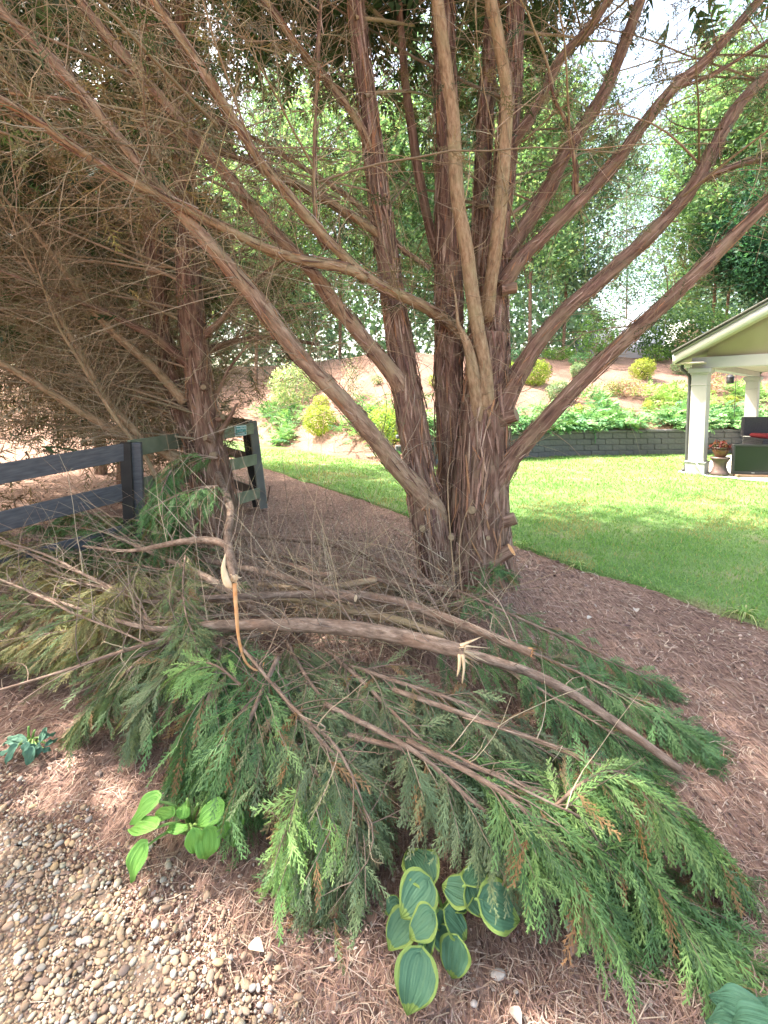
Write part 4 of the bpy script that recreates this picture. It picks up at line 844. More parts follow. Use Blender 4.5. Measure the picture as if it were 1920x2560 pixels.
# ------------------------------------------------------------------ houses beyond
M['shingle'] = mat_plain('grey blue shingles', (0.20, 0.23, 0.29), (0.28, 0.31, 0.37), 0.85, 30, 0.2, stretch=(1, 1, 3))
M['siding'] = mat_plain('cream siding', (0.62, 0.58, 0.48), (0.56, 0.52, 0.43), 0.7, 4)
M['white'] = mat_plain('white trim paint', (0.62, 0.62, 0.61), (0.56, 0.56, 0.55), 0.5, 3)
M['glass'] = mat_plain('dark window glass', (0.03, 0.035, 0.04), (0.05, 0.06, 0.07), 0.1, 2, spec=.6)
def house(px, Y, zE, zR, w, dpt, label, dormer=False):
    x = (px - 960) / FPX * (Y * cp_); z0 = float(bank_z(x, Y)) - .3; o = empty('house', (x, Y, z0), label, 'house')
    add_me('wall', box_mesh(w, dpt, zE - z0), M['siding'], o, (x, Y + dpt / 2, (zE + z0) / 2))
    V = np.array([[x - w / 2 - .4, Y - .4, zE], [x + w / 2 + .4, Y - .4, zE], [x + w / 2 + .4, Y + dpt + .4, zE], [x - w / 2 - .4, Y + dpt + .4, zE], [x - w / 2 - .4, Y + dpt / 2, zR], [x + w / 2 + .4, Y + dpt / 2, zR]])
    r = build('roof', V, [np.array([[0, 1, 5, 4], [2, 3, 4, 5], [3, 2, 1, 0]]), np.array([[0, 4, 3], [1, 2, 5]])], M['shingle'], o, smooth=False)
    add_me('fascia', box_mesh(w + .8, .06, .22), M['white'], o, (x, Y - .44, zE - .1))
    for k in (-.3, 0, .3):
        f = add_me('window', box_mesh(1.1, .12, 1.4), M['white'], o, (x + k * w, Y - .02, zE - 1.6)); q = add_me('pane', box_mesh(.9, .14, 1.2), M['glass'], None, (0, -.02, 0)); q.parent = f
    if dormer:
        gx, gw, gz0, gz1 = x + dormer, 1.5, zE + 1.4, zE + (zR - zE) * .78; y0 = Y + .3
        V = np.array([[gx - gw, y0, gz0], [gx + gw, y0, gz0], [gx, y0, gz1], [gx - gw, y0 + 4, gz0], [gx + gw, y0 + 4, gz0], [gx, y0 + 4, gz1]])
        build('gable', V, [np.array([[0, 1, 2]]), np.array([[0, 3, 4, 1]])], M['siding'], o, smooth=False)
        e = .25; V2 = np.array([[gx - gw - e, y0 - .3, gz0 - .1], [gx, y0 - .3, gz1 + .1], [gx, y0 + 4, gz1 + .1], [gx - gw - e, y0 + 4, gz0 - .1], [gx + gw + e, y0 - .3, gz0 - .1], [gx + gw + e, y0 + 4, gz0 - .1]])
        build('gable_roof', np.vstack([V2, V2 + [0, 0, .12]]), [np.array([[0, 1, 2, 3], [1, 4, 5, 2], [6, 9, 8, 7], [7, 8, 11, 10], [0, 6, 7, 1], [1, 7, 10, 4]])], M['white'], o, smooth=False)
        add_me('attic_vent', box_mesh(.35, .05, .5), M['white'], o, (gx, y0 - .03, gz0 + .55))
house(1660, 43, 5.2, 9.6, 9.5, 9, 'far house with a blue-grey shingle roof and a small cream gable', dormer=2.2)
house(895, 46, 4.6, 5.9, 5.0, 6, 'far house of which a grey roof shows left of the left stem')

# ------------------------------------------------------------------ covered porch at the right
A0 = np.array([6.80, 10.35, 0.0]); UU = nrm([.68, -.73, 0]); VV = nrm([.73, .68, 0])
M['post'] = mat_plain('pale grey post paint', (0.40, 0.395, 0.39), (0.36, 0.355, 0.35), 0.55, 3)
M['soffit'] = mat_plain('tan soffit paint', (0.46, 0.41, 0.33), (0.42, 0.37, 0.30), 0.7, 3)
M['gabletan'] = mat_plain('tan gable boards', (0.52, 0.46, 0.37), (0.48, 0.42, 0.33), 0.7, 4)
M['shingle_dark'] = mat_plain('dark roof shingles', (0.06, 0.06, 0.055), (0.11, 0.11, 0.10), 0.9, 30, 0.3)
M['concrete'] = mat_plain('patio concrete', (0.50, 0.48, 0.45), (0.42, 0.40, 0.37), 0.9, 8, 0.1)
porch = empty('porch', A0, 'open garden porch with pale square posts and a tan gable at the lawn edge', 'porch')
PR = basis(UU)
def lp(u, v, z): return A0 + UU * u + VV * v + np.array([0, 0, z])
def pbox(name, u0, u1, v0, v1, z0, z1, mat, parent=porch, bev=.006):
    return add_me(name, box_mesh(u1 - u0, v1 - v0, z1 - z0, bev), M[mat], parent, lp((u0 + u1) / 2, (v0 + v1) / 2, (z0 + z1) / 2), PR)
def post(u, v):
    p = pbox('post', u - .145, u + .145, v - .145, v + .145, .28, 2.30, 'post')
    for nm, a, z0, z1 in (('plinth', .18, .0, .28), ('moulding', .195, .28, .31), ('collar', .155, 1.93, 1.955), ('cap', .165, 2.16, 2.20), ('cap', .20, 2.20, 2.298)):
        q = pbox(nm, u - a, u + a, v - a, v + a, z0, z1, 'post'); mw = q.location.copy(); q.parent = p; q.location = p.rotation_quaternion.to_matrix().inverted() @ (mw - p.location); q.rotation_quaternion = (1, 0, 0, 0)
post(0, 0); post(0, 5.3); post(5.4, 0)
pbox('patio_slab', -.35, 6.2, -.12, 6.5, -.05, .055, 'concrete')
pbox('beam', -.16, 5.6, -.115, .115, 2.303, 2.53, 'post'); pbox('beam', -.115, .115, .118, 5.5, 2.303, 2.50, 'post')
pbox('ceiling', .118, 5.5, .118, 5.6, 2.44, 2.47, 'soffit')
SL = 0.55; UE, UR, VE = -.42, 2.7, -.42
def rz(u): return 2.42 + (u - UE) * SL
def prism(name, pts_uz, v0, v1, mat):
    n = len(pts_uz); V = np.array([lp(u, v0, z) for u, z in pts_uz] + [lp(u, v1, z) for u, z in pts_uz])
    F4 = np.array([[i, (i + 1) % n, n + (i + 1) % n, n + i] for i in range(n)]); fan = np.array([[0, i + 1, i] for i in range(1, n - 1)] + [[n, n + i, n + i + 1] for i in range(1, n - 1)])
    return build(name, V, [F4, fan], M[mat], porch, smooth=False)
prism('rake_fascia', [(UE, rz(UE) - .02), (UE, rz(UE) + .16), (UR, rz(UR) + .16), (UR, rz(UR) - .02)], VE, VE + .035, 'white')
prism('rake_trim', [(UE - .01, rz(UE) + .163), (UE - .01, rz(UE) + .20), (UR, rz(UR) + .21), (UR, rz(UR) + .169)], VE - .02, VE + .04, 'post')
prism('soffit', [(UE + .01, rz(UE)), (UE + .01, rz(UE) + .03), (UR, rz(UR) + .03), (UR, rz(UR))], VE + .036, 5.9, 'soffit')
prism('roof', [(UE - .04, rz(UE) + .20), (UE - .04, rz(UE) + .245), (UR, rz(UR) + .27), (UR, rz(UR) + .212)], VE - .05, 6.1, 'shingle_dark')
prism('roof', [(UR + .001, rz(UR) + .212), (UR + .001, rz(UR) + .27), (2 * UR - UE + .04, rz(UE) + .245), (2 * UR - UE + .04, rz(UE) + .20)], VE - .05, 6.1, 'shingle_dark')
prism('gable', [(.1, 2.531), (.12, rz(.12) - .003), (UR, rz(UR) - .003), (2 * UR - .1, 2.531)], -.06, -.02, 'gabletan')
prism('eave_fascia', [(UE - .03, rz(UE) - .02), (UE - .03, rz(UE) + .18), (UE - .002, rz(UE) + .18), (UE - .002, rz(UE) - .02)], VE + .04, 5.9, 'white')
prism('eave_return', [(UE + .002, rz(UE) - .035), (UE + .002, rz(UE) - .003), (.12, rz(UE) - .003), (.12, rz(UE) - .035)], VE + .04, -.15, 'soffit')
ds = spline(np.array([lp(-.36, -.02, 2.40), lp(-.36, -.02, 2.30), lp(-.24, -.03, 2.18), lp(-.205, -.03, 2.0), lp(-.205, -.03, 1.0), lp(-.205, -.03, .2), lp(-.28, -.06, .07)]), 30)
V, F, B = tube(ds, np.full(30, .035), 8); build('downspout', V, F, mat_plain('dark grey downspout', (0.07, 0.075, 0.075), None, .5), porch)
pbox('meter_plate', -.26, -.17, -.20, -.17, 2.31, 2.42, 'white')
# things on the porch
def lathe_thing(): pass
sp = np.array([7.06, 10.02, .055])
st = empty('plant_stool', sp, 'brown waisted ceramic stool beside the porch post', 'stool')
M['ceramic'] = mat_plain('brown glazed ceramic', (0.10, 0.065, 0.06), (0.13, 0.09, 0.08), .4, 8, spec=.4)
lathe('body', [(0, 0), (.17, 0), (.175, .03), (.15, .07), (.115, .17), (.12, .25), (.16, .33), (.178, .35), (.178, .375), (0, .378)], M['ceramic'], st, sp)
pp = sp + [0, 0, .38]; pot = empty('flower_pot', pp, 'terracotta bowl pot with dark rim and red-leaved plant on the brown stool', 'pot')
lathe('pot', [(0, 0), (.085, 0), (.10, .02), (.145, .12), (.155, .17), (.14, .17), (.13, .14), (0, .135)], mat_plain('terracotta glaze', (0.15, 0.065, 0.032), (0.12, 0.05, 0.026), .35, 6, spec=.5), pot, pp)
lathe('rim', [(.157, .165), (.168, .17), (.17, .20), (.155, .205), (.14, .18)], mat_plain('dark pot rim', (0.05, 0.035, 0.03), None, .4), pot, pp)
acc = Acc(); n = 420; d = rdir(n, .7); d[:, 2] = np.abs(d[:, 2]); leaf_quads(acc, pp + [0, 0, .18] + d * rng.uniform(.03, .17, (n, 1)) * [1.2, 1.2, .9], d + rng.normal(0, .4, (n, 3)), rng.uniform(.05, .09, n), rng.uniform(.025, .045, n), pick([(0.12, 0.02, 0.02), (0.17, 0.035, 0.028), (0.07, 0.02, 0.02), (0.06, 0.06, 0.03), (0.16, 0.075, 0.04)], n)); acc.build('leaves', M['bgleaf'], pot, kind='stuff')
tvp = np.array([7.55, 9.72, .055]); tv = empty('television', tvp, 'old flat television with a dark screen standing on the porch floor', 'television')
TR = basis(nrm([1, -.12, 0])); tx, ty = nrm([1, -.12, 0]), nrm([.12, 1, 0])
M['tvframe'] = mat_plain('dark grey plastic', (0.035, 0.035, 0.04), None, .35, spec=.5); M['screen'] = mat_plain('unlit screen', (0.018, 0.028, 0.02), (0.016, 0.024, 0.018), .2, 1, spec=.3)
def tvbox(nm, x0, x1, y0, y1, z0, z1, mat): return add_me(nm, box_mesh(x1 - x0, y1 - y0, z1 - z0, .004), M[mat] if isinstance(mat, str) else mat, tv, tvp + tx * (x0 + x1) / 2 + ty * (y0 + y1) / 2 + [0, 0, (z0 + z1) / 2], TR)
tvbox('bezel', -.39, .39, .03, .09, .05, .11, 'tvframe'); tvbox('bezel', -.39, .39, .03, .09, .625, .665, 'tvframe'); tvbox('bezel', -.39, -.352, .03, .09, .1105, .6245, 'tvframe'); tvbox('bezel', .352, .39, .03, .09, .1105, .6245, 'tvframe')
tvbox('screen', -.351, .351, .045, .085, .111, .624, 'screen'); tvbox('edge_trim', .391, .402, .02, .10, .05, .67, mat_plain('bronze trim', (0.34, 0.26, 0.20), None, .4)); tvbox('stand', -.34, .40, -.06, .12, .0, .045, mat_plain('wooden stand', (0.30, 0.20, 0.13), None, .6)); tvbox('badge', -.03, .03, .024, .0295, .075, .088, 'white')
chp = np.array([8.2, 10.15, .055]); ch = empty('wicker_chair', chp, 'dark wicker chair with a red seat cushion behind the television', 'chair')
M['wicker'] = mat_plain('dark wicker', (0.035, 0.032, 0.045), (0.06, 0.055, 0.07), .6, 40, .4)
for k in range(20): add_me('weave_strand', box_mesh(.76 + .012 * (k % 2), .70 + .012 * (k % 2), .030, .008), M['wicker'], ch, chp + [.1, .1, .1 + .034 * k], TR)
for sx in (-1, 1):
    for sy in (-1, 1): add_me('leg', box_mesh(.06, .06, .10), M['tvframe'], ch, chp + [.1 + sx * .3, .1 + sy * .28, .043], TR)
add_me('backrest', box_mesh(.76, .10, .42, .02), M['wicker'], ch, chp + [.1, .42, .99], TR)
add_me('cushion', box_mesh(.68, .55, .09, .03), mat_plain('red cushion cloth', (0.18, 0.02, 0.03), (0.22, 0.025, 0.035), .9, 20), ch, chp + [.12, .06, .807], TR)
cb = spline(np.array([lp(-.05, -.22, .30), lp(.05, -.30, .30), lp(.12, -.34, .2), lp(.25, -.42, .065), lp(.6, -.36, .062), lp(1.0, -.45, .062), lp(1.5, -.3, .062)]), 40)
V, F, B = tube(cb, np.full(40, .012), 6); tag(build('cable', V, F, M['white']), 'white cable looping off the porch post onto the slab', 'cable')
lant = D(1826, 945, 14.5); ln = empty('bird_feeder', lant, 'small dark wire feeder hanging in the gap between the porch posts', 'feeder')
lathe('cage', [(0, -.16), (.09, -.16), (.10, -.14), (.10, .0), (.09, .02)], M['tvframe'], ln, lant); lathe('lid', [(.12, .02), (.06, .09), (0, .11)], M['tvframe'], ln, lant)
hk = spline(np.array([lant + [0, 0, .1], lant + [0, 0, .38], lant + [.06, 0, .46], lant + [.16, .0, .40], [lant[0] + .17, lant[1], float(bank_z(lant[0] + .17, lant[1])) - .05]]), 24); V, F, B = tube(hk, np.full(24, .008), 5); build('hook_pole', V, F, M['tvframe'], ln)

# ------------------------------------------------------------------ rail fence
fence = empty('rail_fence', G(655, 1263), 'dark painted rail fence with a square end post behind the twin-stemmed cypress', 'fence')
def rail(a, b, h, th, mat, name='rail', back=0.0):
    a, b = np.array(a), np.array(b); x = nrm(b - a); L = np.linalg.norm(b - a); R = basis(x)
    me = box_mesh(L, th, h, .004); return add_me(name, me, M[mat], fence, (a + b) / 2 + [0, back, 0], R)
def fpost(top, bot, w, mat, name='post'):
    top, bot = np.array(top), np.array(bot); z = nrm(top - bot); x = nrm(np.cross([0, 1, 0], z)); y = np.cross(z, x); R = Matrix(np.array([x, y, z]).T.tolist())
    R = R @ Matrix.Rotation(.35, 3, 'Z'); return add_me(name, box_mesh(w, w, np.linalg.norm(top - bot), .006), M[mat], fence, (top + bot) / 2, R)
Y1, Y2, Y0 = 4.15, 6.95, 3.35
for pa, pb in (((-70, 1197), (322, 1128)), ((-70, 1322), (322, 1227)), ((-70, 1440), (322, 1330))): rail(D(*pa, Y0), D(*pb, Y1), .15, .03, 'fence')
for pa, pb, m in (((322, 1122), (632, 1071), 'fence_green'), ((322, 1222), (640, 1148), 'fence_green'), ((330, 1325), (648, 1232), 'fence_green')): rail(D(*pa, Y1 + .06), D(*pb, Y2 - .1), .15, .03, m)
cpx = fpost(D(631, 1052, Y2), D(659, 1270, Y2), .115, 'fence_grey', 'end_post'); fpost(D(613, 1058, Y2 + .12), D(641, 1266, Y2 + .12), .11, 'fence_backlit', 'end_post')
fpost(D(338, 1106, Y1 + .06), D(352, 1420, Y1 + .06), .10, 'fence', 'post'); fpost(D(314, 1106, Y1), D(330, 1420, Y1), .09, 'fence_backlit', 'post')
for pa, pb in (((628, 1062), (535, 1045)), ((636, 1148), (535, 1118)), ((644, 1232), (535, 1190))): rail(D(*pa, Y2 + .1), D(*pb, 9.6), .15, .03, 'fence_backlit')
fpost(D(532, 1030, 9.7), D(540, 1215, 9.7), .11, 'fence_backlit')
stk = D(668, 1258, Y2 - .1); V, F, B = tube(np.array([stk, stk + [.02, 0, .12], stk + [.045, 0, .25]]), [.012, .011, .010], 6)
tag(build('stake', V, F, mat_plain('rusty iron', (0.10, 0.055, 0.04), None, .8)), 'short rusty iron stake leaning by the fence end post', 'stake')
sa, sb = D(580, 1079, 6.18), D(622, 1075, 6.5); sx_ = nrm(sb - sa); SR = basis(sx_); sn = np.array(SR.col[1]); sc_ = (sa + sb) / 2 + [0, 0, 0]
sign = empty('fence_sign', sc_, 'small teal maker sign with white lettering on the top fence rail', 'sign')
M['teal'] = mat_plain('teal sign print', (0.08, 0.25, 0.25), (0.07, 0.22, 0.23), .4, 3); M['signwhite'] = mat_plain('white sign print', (0.8, 0.85, 0.85), None, .4)
W_, H_ = .235, .13
add_me('border', box_mesh(W_, .004, H_, .001), M['signwhite'], sign, sc_, SR); add_me('panel', box_mesh(W_ - .018, .004, H_ - .018, .001), M['teal'], sign, sc_ - sn * .003, SR)
for txt, size, dz in (('FenceWorks', .042, .030), ('of Georgia', .016, -.002), ('770-253-6000', .026, -.036)):
    cu = bpy.data.curves.new('lettering', 'FONT'); cu.body = txt; cu.size = size; cu.align_x = 'CENTER'; cu.align_y = 'CENTER'; cu.extrude = .0006; cu.materials.append(M['signwhite'])
    tmp = bpy.data.objects.new('lettering_source', cu); me = bpy.data.meshes.new_from_object(tmp); bpy.data.objects.remove(tmp); me.materials.clear(); me.materials.append(M['signwhite'])
    t = bpy.data.objects.new('lettering', me); COL.objects.link(t); t.parent = sign; t.location = tuple(-sn * .0062 + np.array([0, 0, dz])); t.rotation_mode = 'QUATERNION'; t.rotation_quaternion = (SR @ Matrix.Rotation(math.pi / 2, 3, 'X')).to_quaternion()

# ------------------------------------------------------------------ heap of cut branches
def HP(pts, disp=True):
    """rows (x, y, height, width) -> centre line through the photograph pixels at those heights"""
    out = []
    for x, y, z, w in pts:
        if disp: x, y, w = x * K, y * K, w * K
        p = G(x, y, z); out.append([*p, .86 * w * .5 * depth(p) / FPX * (depth(p) / np.linalg.norm(p - CAM)) ** .6])
    return np.array(out)
GREENS = {
 'fresh': [(0.075, 0.155, 0.042), (0.10, 0.19, 0.05), (0.055, 0.12, 0.038), (0.125, 0.215, 0.06)],
 'deep': [(0.06, 0.135, 0.042), (0.078, 0.165, 0.05), (0.048, 0.108, 0.036), (0.095, 0.18, 0.056)],
 'grey': [(0.095, 0.14, 0.062), (0.12, 0.16, 0.07), (0.07, 0.112, 0.052), (0.14, 0.17, 0.08)],
 'olive': [(0.20, 0.205, 0.07), (0.24, 0.22, 0.085), (0.15, 0.17, 0.065), (0.27, 0.22, 0.10)],
 'mix': [(0.11, 0.165, 0.06), (0.15, 0.175, 0.065), (0.085, 0.14, 0.055), (0.19, 0.185, 0.075)],
 'lime': [(0.20, 0.33, 0.09), (0.25, 0.38, 0.12), (0.15, 0.27, 0.08), (0.11, 0.21, 0.07)]}
for _k in GREENS: GREENS[_k] = [tuple(v * 1.24 + .026 for v in c) for c in GREENS[_k]]
LIVE = [(0.24, 0.175, 0.13), (0.30, 0.225, 0.17), (0.20, 0.145, 0.11)]
def cut_branch(label, pts, cols, nside=26, slen=.42, spl=(.11, .21), ns=8, side=(-1, 1), droop=.35, bare=0.0, r0=.011, name='cut_branch', zmin=.012, brown=.08):
    slen *= .70; spl = (spl[0] * .74, spl[1] * .74); ns = int(ns * 1.3)
    A = HP([(x, y, z, 1) for x, y, z in pts])[:, :3]; P = spline(A, 40); P[:, 2] = np.maximum(P[:, 2], .015)
    o = empty(name, (P[0, 0], P[0, 1], 0), label, 'branch', 'cut branches of the heap'); SEED[0] += 1
    V, F, B = tube(P, np.linspace(r0, .0025, 40), 7, .03, True, SEED[0]); build('stem', V, F, M['bark_cut'], o, None, B)
    T = nrm(np.gradient(P, axis=0)); tot = np.linalg.norm(np.diff(P, axis=0), axis=1).sum(); up = np.array([0, 0, 1.0])
    k = nside; t = bare + (1 - bare) * (np.arange(k) + rng.uniform(-.3, .3, k)) / k; t = np.clip(t, .02, .985); i = (t * 39).astype(int); sg = np.where(np.arange(k) % 2 == 0, side[0], side[1])
    S = nrm(np.cross(T[i], up)); d = nrm(T[i] * rng.uniform(.75, 1.15, (k, 1)) + S * sg[:, None] * rng.uniform(.25, .75, (k, 1)) + up * rng.uniform(-.15, .28, (k, 1)))
    L = slen * (1.12 - .8 * t) * rng.uniform(.6, 1.2, k); bend = np.stack([rng.normal(0, .12, k), rng.normal(0, .12, k) - .05, -rng.uniform(.3, 1.1, k) * droop], 1)
    V, F, C = twig_batch(P[i], d, L, np.maximum(r0 * .32 * (1.1 - t), .0018), bend, 8, 4, .03, zmin=zmin); tw = Acc(); tw.add(V, F, np.repeat(pick(LIVE, k)[:, None], 32, 1).reshape(-1, 3))
    tw.build('side_twigs', M['twig'], o, kind='stuff')
    C = np.concatenate([C, P[np.linspace(14, 39, 8).astype(int)][None]]); k += 1
    m = k * ns; kk = np.repeat(np.arange(k), ns); u = np.tile((np.arange(ns) + .5) / ns, k) + rng.uniform(-.06, .06, m); u = np.clip(.1 + u * .9, 0, 1); x = u * 7; j = np.minimum(x.astype(int), 6); f = (x - j)[:, None]
    q = C[kk, j] * (1 - f) + C[kk, j + 1] * f; tt = nrm(C[kk, j + 1] - C[kk, j]); ss = nrm(np.cross(tt, up)); alt = np.where(rng.random(m) < .5, -1., 1.)[:, None]
    dr = nrm(rng.normal(0, .2, (m, 3)) + tt * rng.uniform(.6, 1.2, (m, 1)) + ss * alt * rng.uniform(.15, .75, (m, 1)) + up * (rng.uniform(-.6, .15, (m, 1)) - .25 * droop)); ln = rng.uniform(*spl, m) * (1.12 - .3 * u)
    low = (zmin - q[:, 2]) / ln; dr[:, 2] = np.maximum(dr[:, 2], np.maximum(low, -1.2)); dr = nrm(dr)
    c = pick(GREENS[cols] if isinstance(cols, str) else cols, m, .22); bz = rng.random(m) < brown; c[bz] = pick([(0.22, 0.14, 0.07), (0.19, 0.15, 0.08), (0.26, 0.15, 0.07)], bz.sum())
    nrmv = nrm(ss * rng.normal(0, .55, (m, 1)) + up + rng.normal(0, .35, (m, 3)))
    lf = Acc(); place_sprays(lf, q, dr, nrmv, ln * 1.18, c, SPRAY_HI, .85)
    for a in lf.V: a[:, 2] = np.maximum(a[:, 2], .006)
    lf.build('foliage', M['leaf'], o, kind='stuff'); return o
cut_branch('long fresh green branch reaching to the lower right corner of the heap', [(640, 1560, .32), (800, 1600, .35), (1000, 1650, .35), (1150, 1705, .32), (1280, 1770, .26), (1370, 1855, .17), (1460, 1955, .09), (1530, 2050, .02)], 'fresh', 46, .42, (.12, .22), 9, bare=.25)
cut_branch('arching bright green branch with drooping tips at the far right of the heap', [(850, 1490, .40), (1050, 1560, .40), (1200, 1615, .38), (1350, 1680, .36), (1440, 1725, .31), (1510, 1780, .22), (1560, 1850, .09)], 'fresh', 40, .34, (.12, .22), 9, bare=.35, droop=.6)
cut_branch('deep green branch lying behind the bare pole, tip toward the lawn', [(900, 1330, .30), (1080, 1385, .28), (1220, 1440, .22), (1360, 1510, .15), (1440, 1555, .09), (1500, 1590, .04)], 'deep', 44, .42, (.12, .21), 9, bare=.15)
cut_branch('deep green branch starting under the trunk and lying nearest the lawn', [(985, 1275, .25), (1110, 1330, .22), (1230, 1385, .15), (1340, 1440, .09), (1440, 1482, .04)], 'deep', 32, .34, (.11, .19), 8)
cut_branch('deep green branch filling the ground between the two poles', [(930, 1390, .2), (1080, 1440, .2), (1200, 1510, .16), (1300, 1570, .1), (1390, 1625, .05)], 'deep', 34, .38, (.11, .2), 8)
cut_branch('grey-green branch pointing at the viewer down to the cream-edged hosta', [(560, 1440, .42), (640, 1540, .40), (730, 1640, .36), (765, 1680, .29), (775, 1715, .24), (780, 1745, .18)], 'grey', 40, .36, (.11, .2), 9, bare=.2)
cut_branch('green branch running to the gap right of the cream-edged hosta', [(700, 1520, .40), (890, 1620, .38), (1030, 1740, .32), (1085, 1770, .26), (1105, 1810, .18)], 'grey', 40, .40, (.11, .21), 9, bare=.2)
cut_branch('bright green branch ending in a long pointed tip at the lower right', [(880, 1600, .38), (1050, 1690, .37), (1190, 1800, .31), (1260, 1880, .19), (1320, 1970, .05)], 'fresh', 42, .36, (.12, .22), 9, bare=.25)
cut_branch('feathery blue-green branch hanging off the left front of the heap', [(480, 1380, .46), (462, 1470, .44), (440, 1540, .36), (425, 1610, .24), (410, 1650, .14)], 'deep', 36, .34, (.12, .22), 9, droop=.6)
cut_branch('green branch hanging over the front just right of the feathery one', [(600, 1420, .45), (550, 1530, .42), (520, 1600, .34), (510, 1660, .24), (520, 1700, .14)], 'deep', 36, .36, (.12, .22), 9, droop=.5)
cut_branch('olive branch drooping to the ground at the left end of the heap', [(430, 1365, .42), (340, 1400, .42), (275, 1450, .36), (220, 1510, .22), (180, 1550, .1)], [(0.10, 0.155, 0.06), (0.14, 0.165, 0.065), (0.08, 0.13, 0.055)], 34, .36, (.11, .2), 8, droop=.5)
cut_branch('olive-brown branch stretching flat out of the left edge, upper one', [(500, 1300, .46), (350, 1290, .48), (200, 1265, .46), (80, 1235, .44), (-90, 1205, .42)], 'olive', 44, .46, (.12, .22), 8, bare=.1, brown=.12)
cut_branch('olive-brown branch stretching flat out of the left edge, lower one', [(480, 1330, .44), (330, 1345, .42), (180, 1360, .36), (60, 1375, .28), (-90, 1400, .18)], 'olive', 40, .42, (.11, .2), 8, bare=.1, brown=.12)
cut_branch('yellowing branch curling up at the left edge below the fence', [(260, 1290, .3), (150, 1250, .42), (70, 1200, .5), (0, 1160, .5), (-70, 1130, .45)], 'olive', 34, .36, (.12, .22), 8, brown=.1)
cut_branch('dark green branch along the back of the heap below the fence', [(520, 1220, .35), (400, 1190, .45), (280, 1165, .5), (170, 1140, .5), (50, 1135, .42)], 'deep', 42, .42, (.13, .24), 8, droop=.5)
cut_branch('mixed green branch across the middle left of the heap', [(560, 1300, .4), (430, 1250, .46), (320, 1225, .48), (200, 1200, .46), (110, 1190, .4)], [(0.09, 0.15, 0.06), (0.13, 0.16, 0.06), (0.06, 0.12, 0.055)], 38, .40, (.12, .2), 8)
cut_branch('green branch under the thick broken limb', [(760, 1440, .36), (880, 1480, .40), (1000, 1520, .38), (1100, 1580, .32), (1210, 1640, .22)], 'grey', 38, .40, (.11, .2), 9)
cut_branch('yellow-green branch at the front, sunlight painted into its colour, beside the plain green hosta', [(650, 1600, .32), (670, 1710, .28), (650, 1790, .17), (640, 1840, .07)], 'lime', 34, .34, (.11, .2), 9)  # bright lime carries the sunlight on this branch in its colour
cut_branch('branch tip lying on the straw just left of the cream-edged hosta', [(770, 1690, .28), (745, 1780, .22), (725, 1850, .1), (710, 1910, .03)], 'grey', 30, .30, (.1, .19), 9)
cut_branch('short green branch across the centre front of the heap', [(480, 1500, .36), (600, 1580, .36), (690, 1680, .3), (720, 1770, .2)], 'grey', 34, .38, (.11, .2), 9)
cut_branch('green branch over the left front under the thin grey stem', [(560, 1370, .4), (460, 1400, .46), (380, 1440, .42), (320, 1510, .28), (290, 1590, .1)], 'grey', 34, .36, (.11, .2), 8)
cut_branch('fresh light green sprig sitting on top of the heap at the left', [(520, 1480, .44), (470, 1440, .5), (420, 1430, .5), (400, 1450, .48)], 'lime', 12, .16, (.1, .17), 6, r0=.006)
cut_branch('light green sprig standing over the arching branch at the right', [(1190, 1750, .3), (1260, 1690, .38), (1320, 1665, .40), (1390, 1690, .36)], 'lime', 14, .18, (.1, .18), 7, r0=.006)
cut_branch('small green sprig leaning on the foot of the trunk', [(1040, 1300, .10), (1050, 1250, .25), (1070, 1228, .32), (1110, 1245, .22)], 'deep', 16, .18, (.1, .18), 6, r0=.006)

cut_branch('grey-green branch slanting through the centre of the heap below the thickest limb', [(700, 1400, .3), (780, 1470, .37), (850, 1540, .37), (930, 1620, .34), (1000, 1700, .26)], 'grey', 40, .46, (.11, .2), 9)
cut_branch('grey-green branch left of the centre, half under the thin forked stem', [(620, 1390, .3), (660, 1460, .39), (720, 1540, .38), (780, 1630, .31)], 'grey', 36, .42, (.11, .2), 9)
cut_branch('brownish branch low across the left of the heap', [(430, 1300, .3), (300, 1320, .34), (180, 1315, .34), (60, 1305, .32), (-90, 1290, .3)], 'mix', 44, .62, (.13, .23), 9, brown=.15)
cut_branch('brownish green branch high at the back left of the heap', [(420, 1240, .32), (260, 1215, .38), (120, 1185, .42), (-60, 1160, .42)], 'mix', 40, .56, (.13, .23), 9, brown=.1)
cut_branch('brown-tipped branch low at the left edge of the heap', [(400, 1400, .3), (280, 1400, .3), (170, 1398, .25), (50, 1400, .2), (-60, 1410, .15)], 'mix', 36, .44, (.12, .21), 8, brown=.15)
cut_branch('deep green branch rising at the back corner next to the fence post', [(480, 1240, .3), (380, 1160, .5), (300, 1125, .58), (210, 1112, .5), (120, 1110, .4)], 'deep', 38, .46, (.13, .24), 9, droop=.6)
cut_branch('olive sprig sprawling on top of the limbs at the left centre of the heap', [(400, 1200, .62), (395, 1260, .60), (400, 1320, .58), (420, 1380, .54), (430, 1430, .48)], 'mix', 30, .26, (.11, .19), 8, droop=.5, r0=.006)
cut_branch('olive sprig over the left limbs nearer the edge', [(300, 1230, .58), (270, 1270, .58), (230, 1310, .55), (180, 1340, .48)], 'olive', 22, .26, (.11, .19), 8, droop=.5, r0=.006)
DRY = [(0.15, 0.105, 0.07), (0.11, 0.08, 0.055), (0.19, 0.14, 0.085), (0.10, 0.10, 0.055)]
cut_branch('dry brown branch flat on the ground between the back limbs and the trunk', [(560, 1200, .16), (680, 1215, .18), (800, 1250, .16), (900, 1285, .12), (980, 1310, .06)], DRY, 34, .44, (.11, .2), 8, brown=.3)
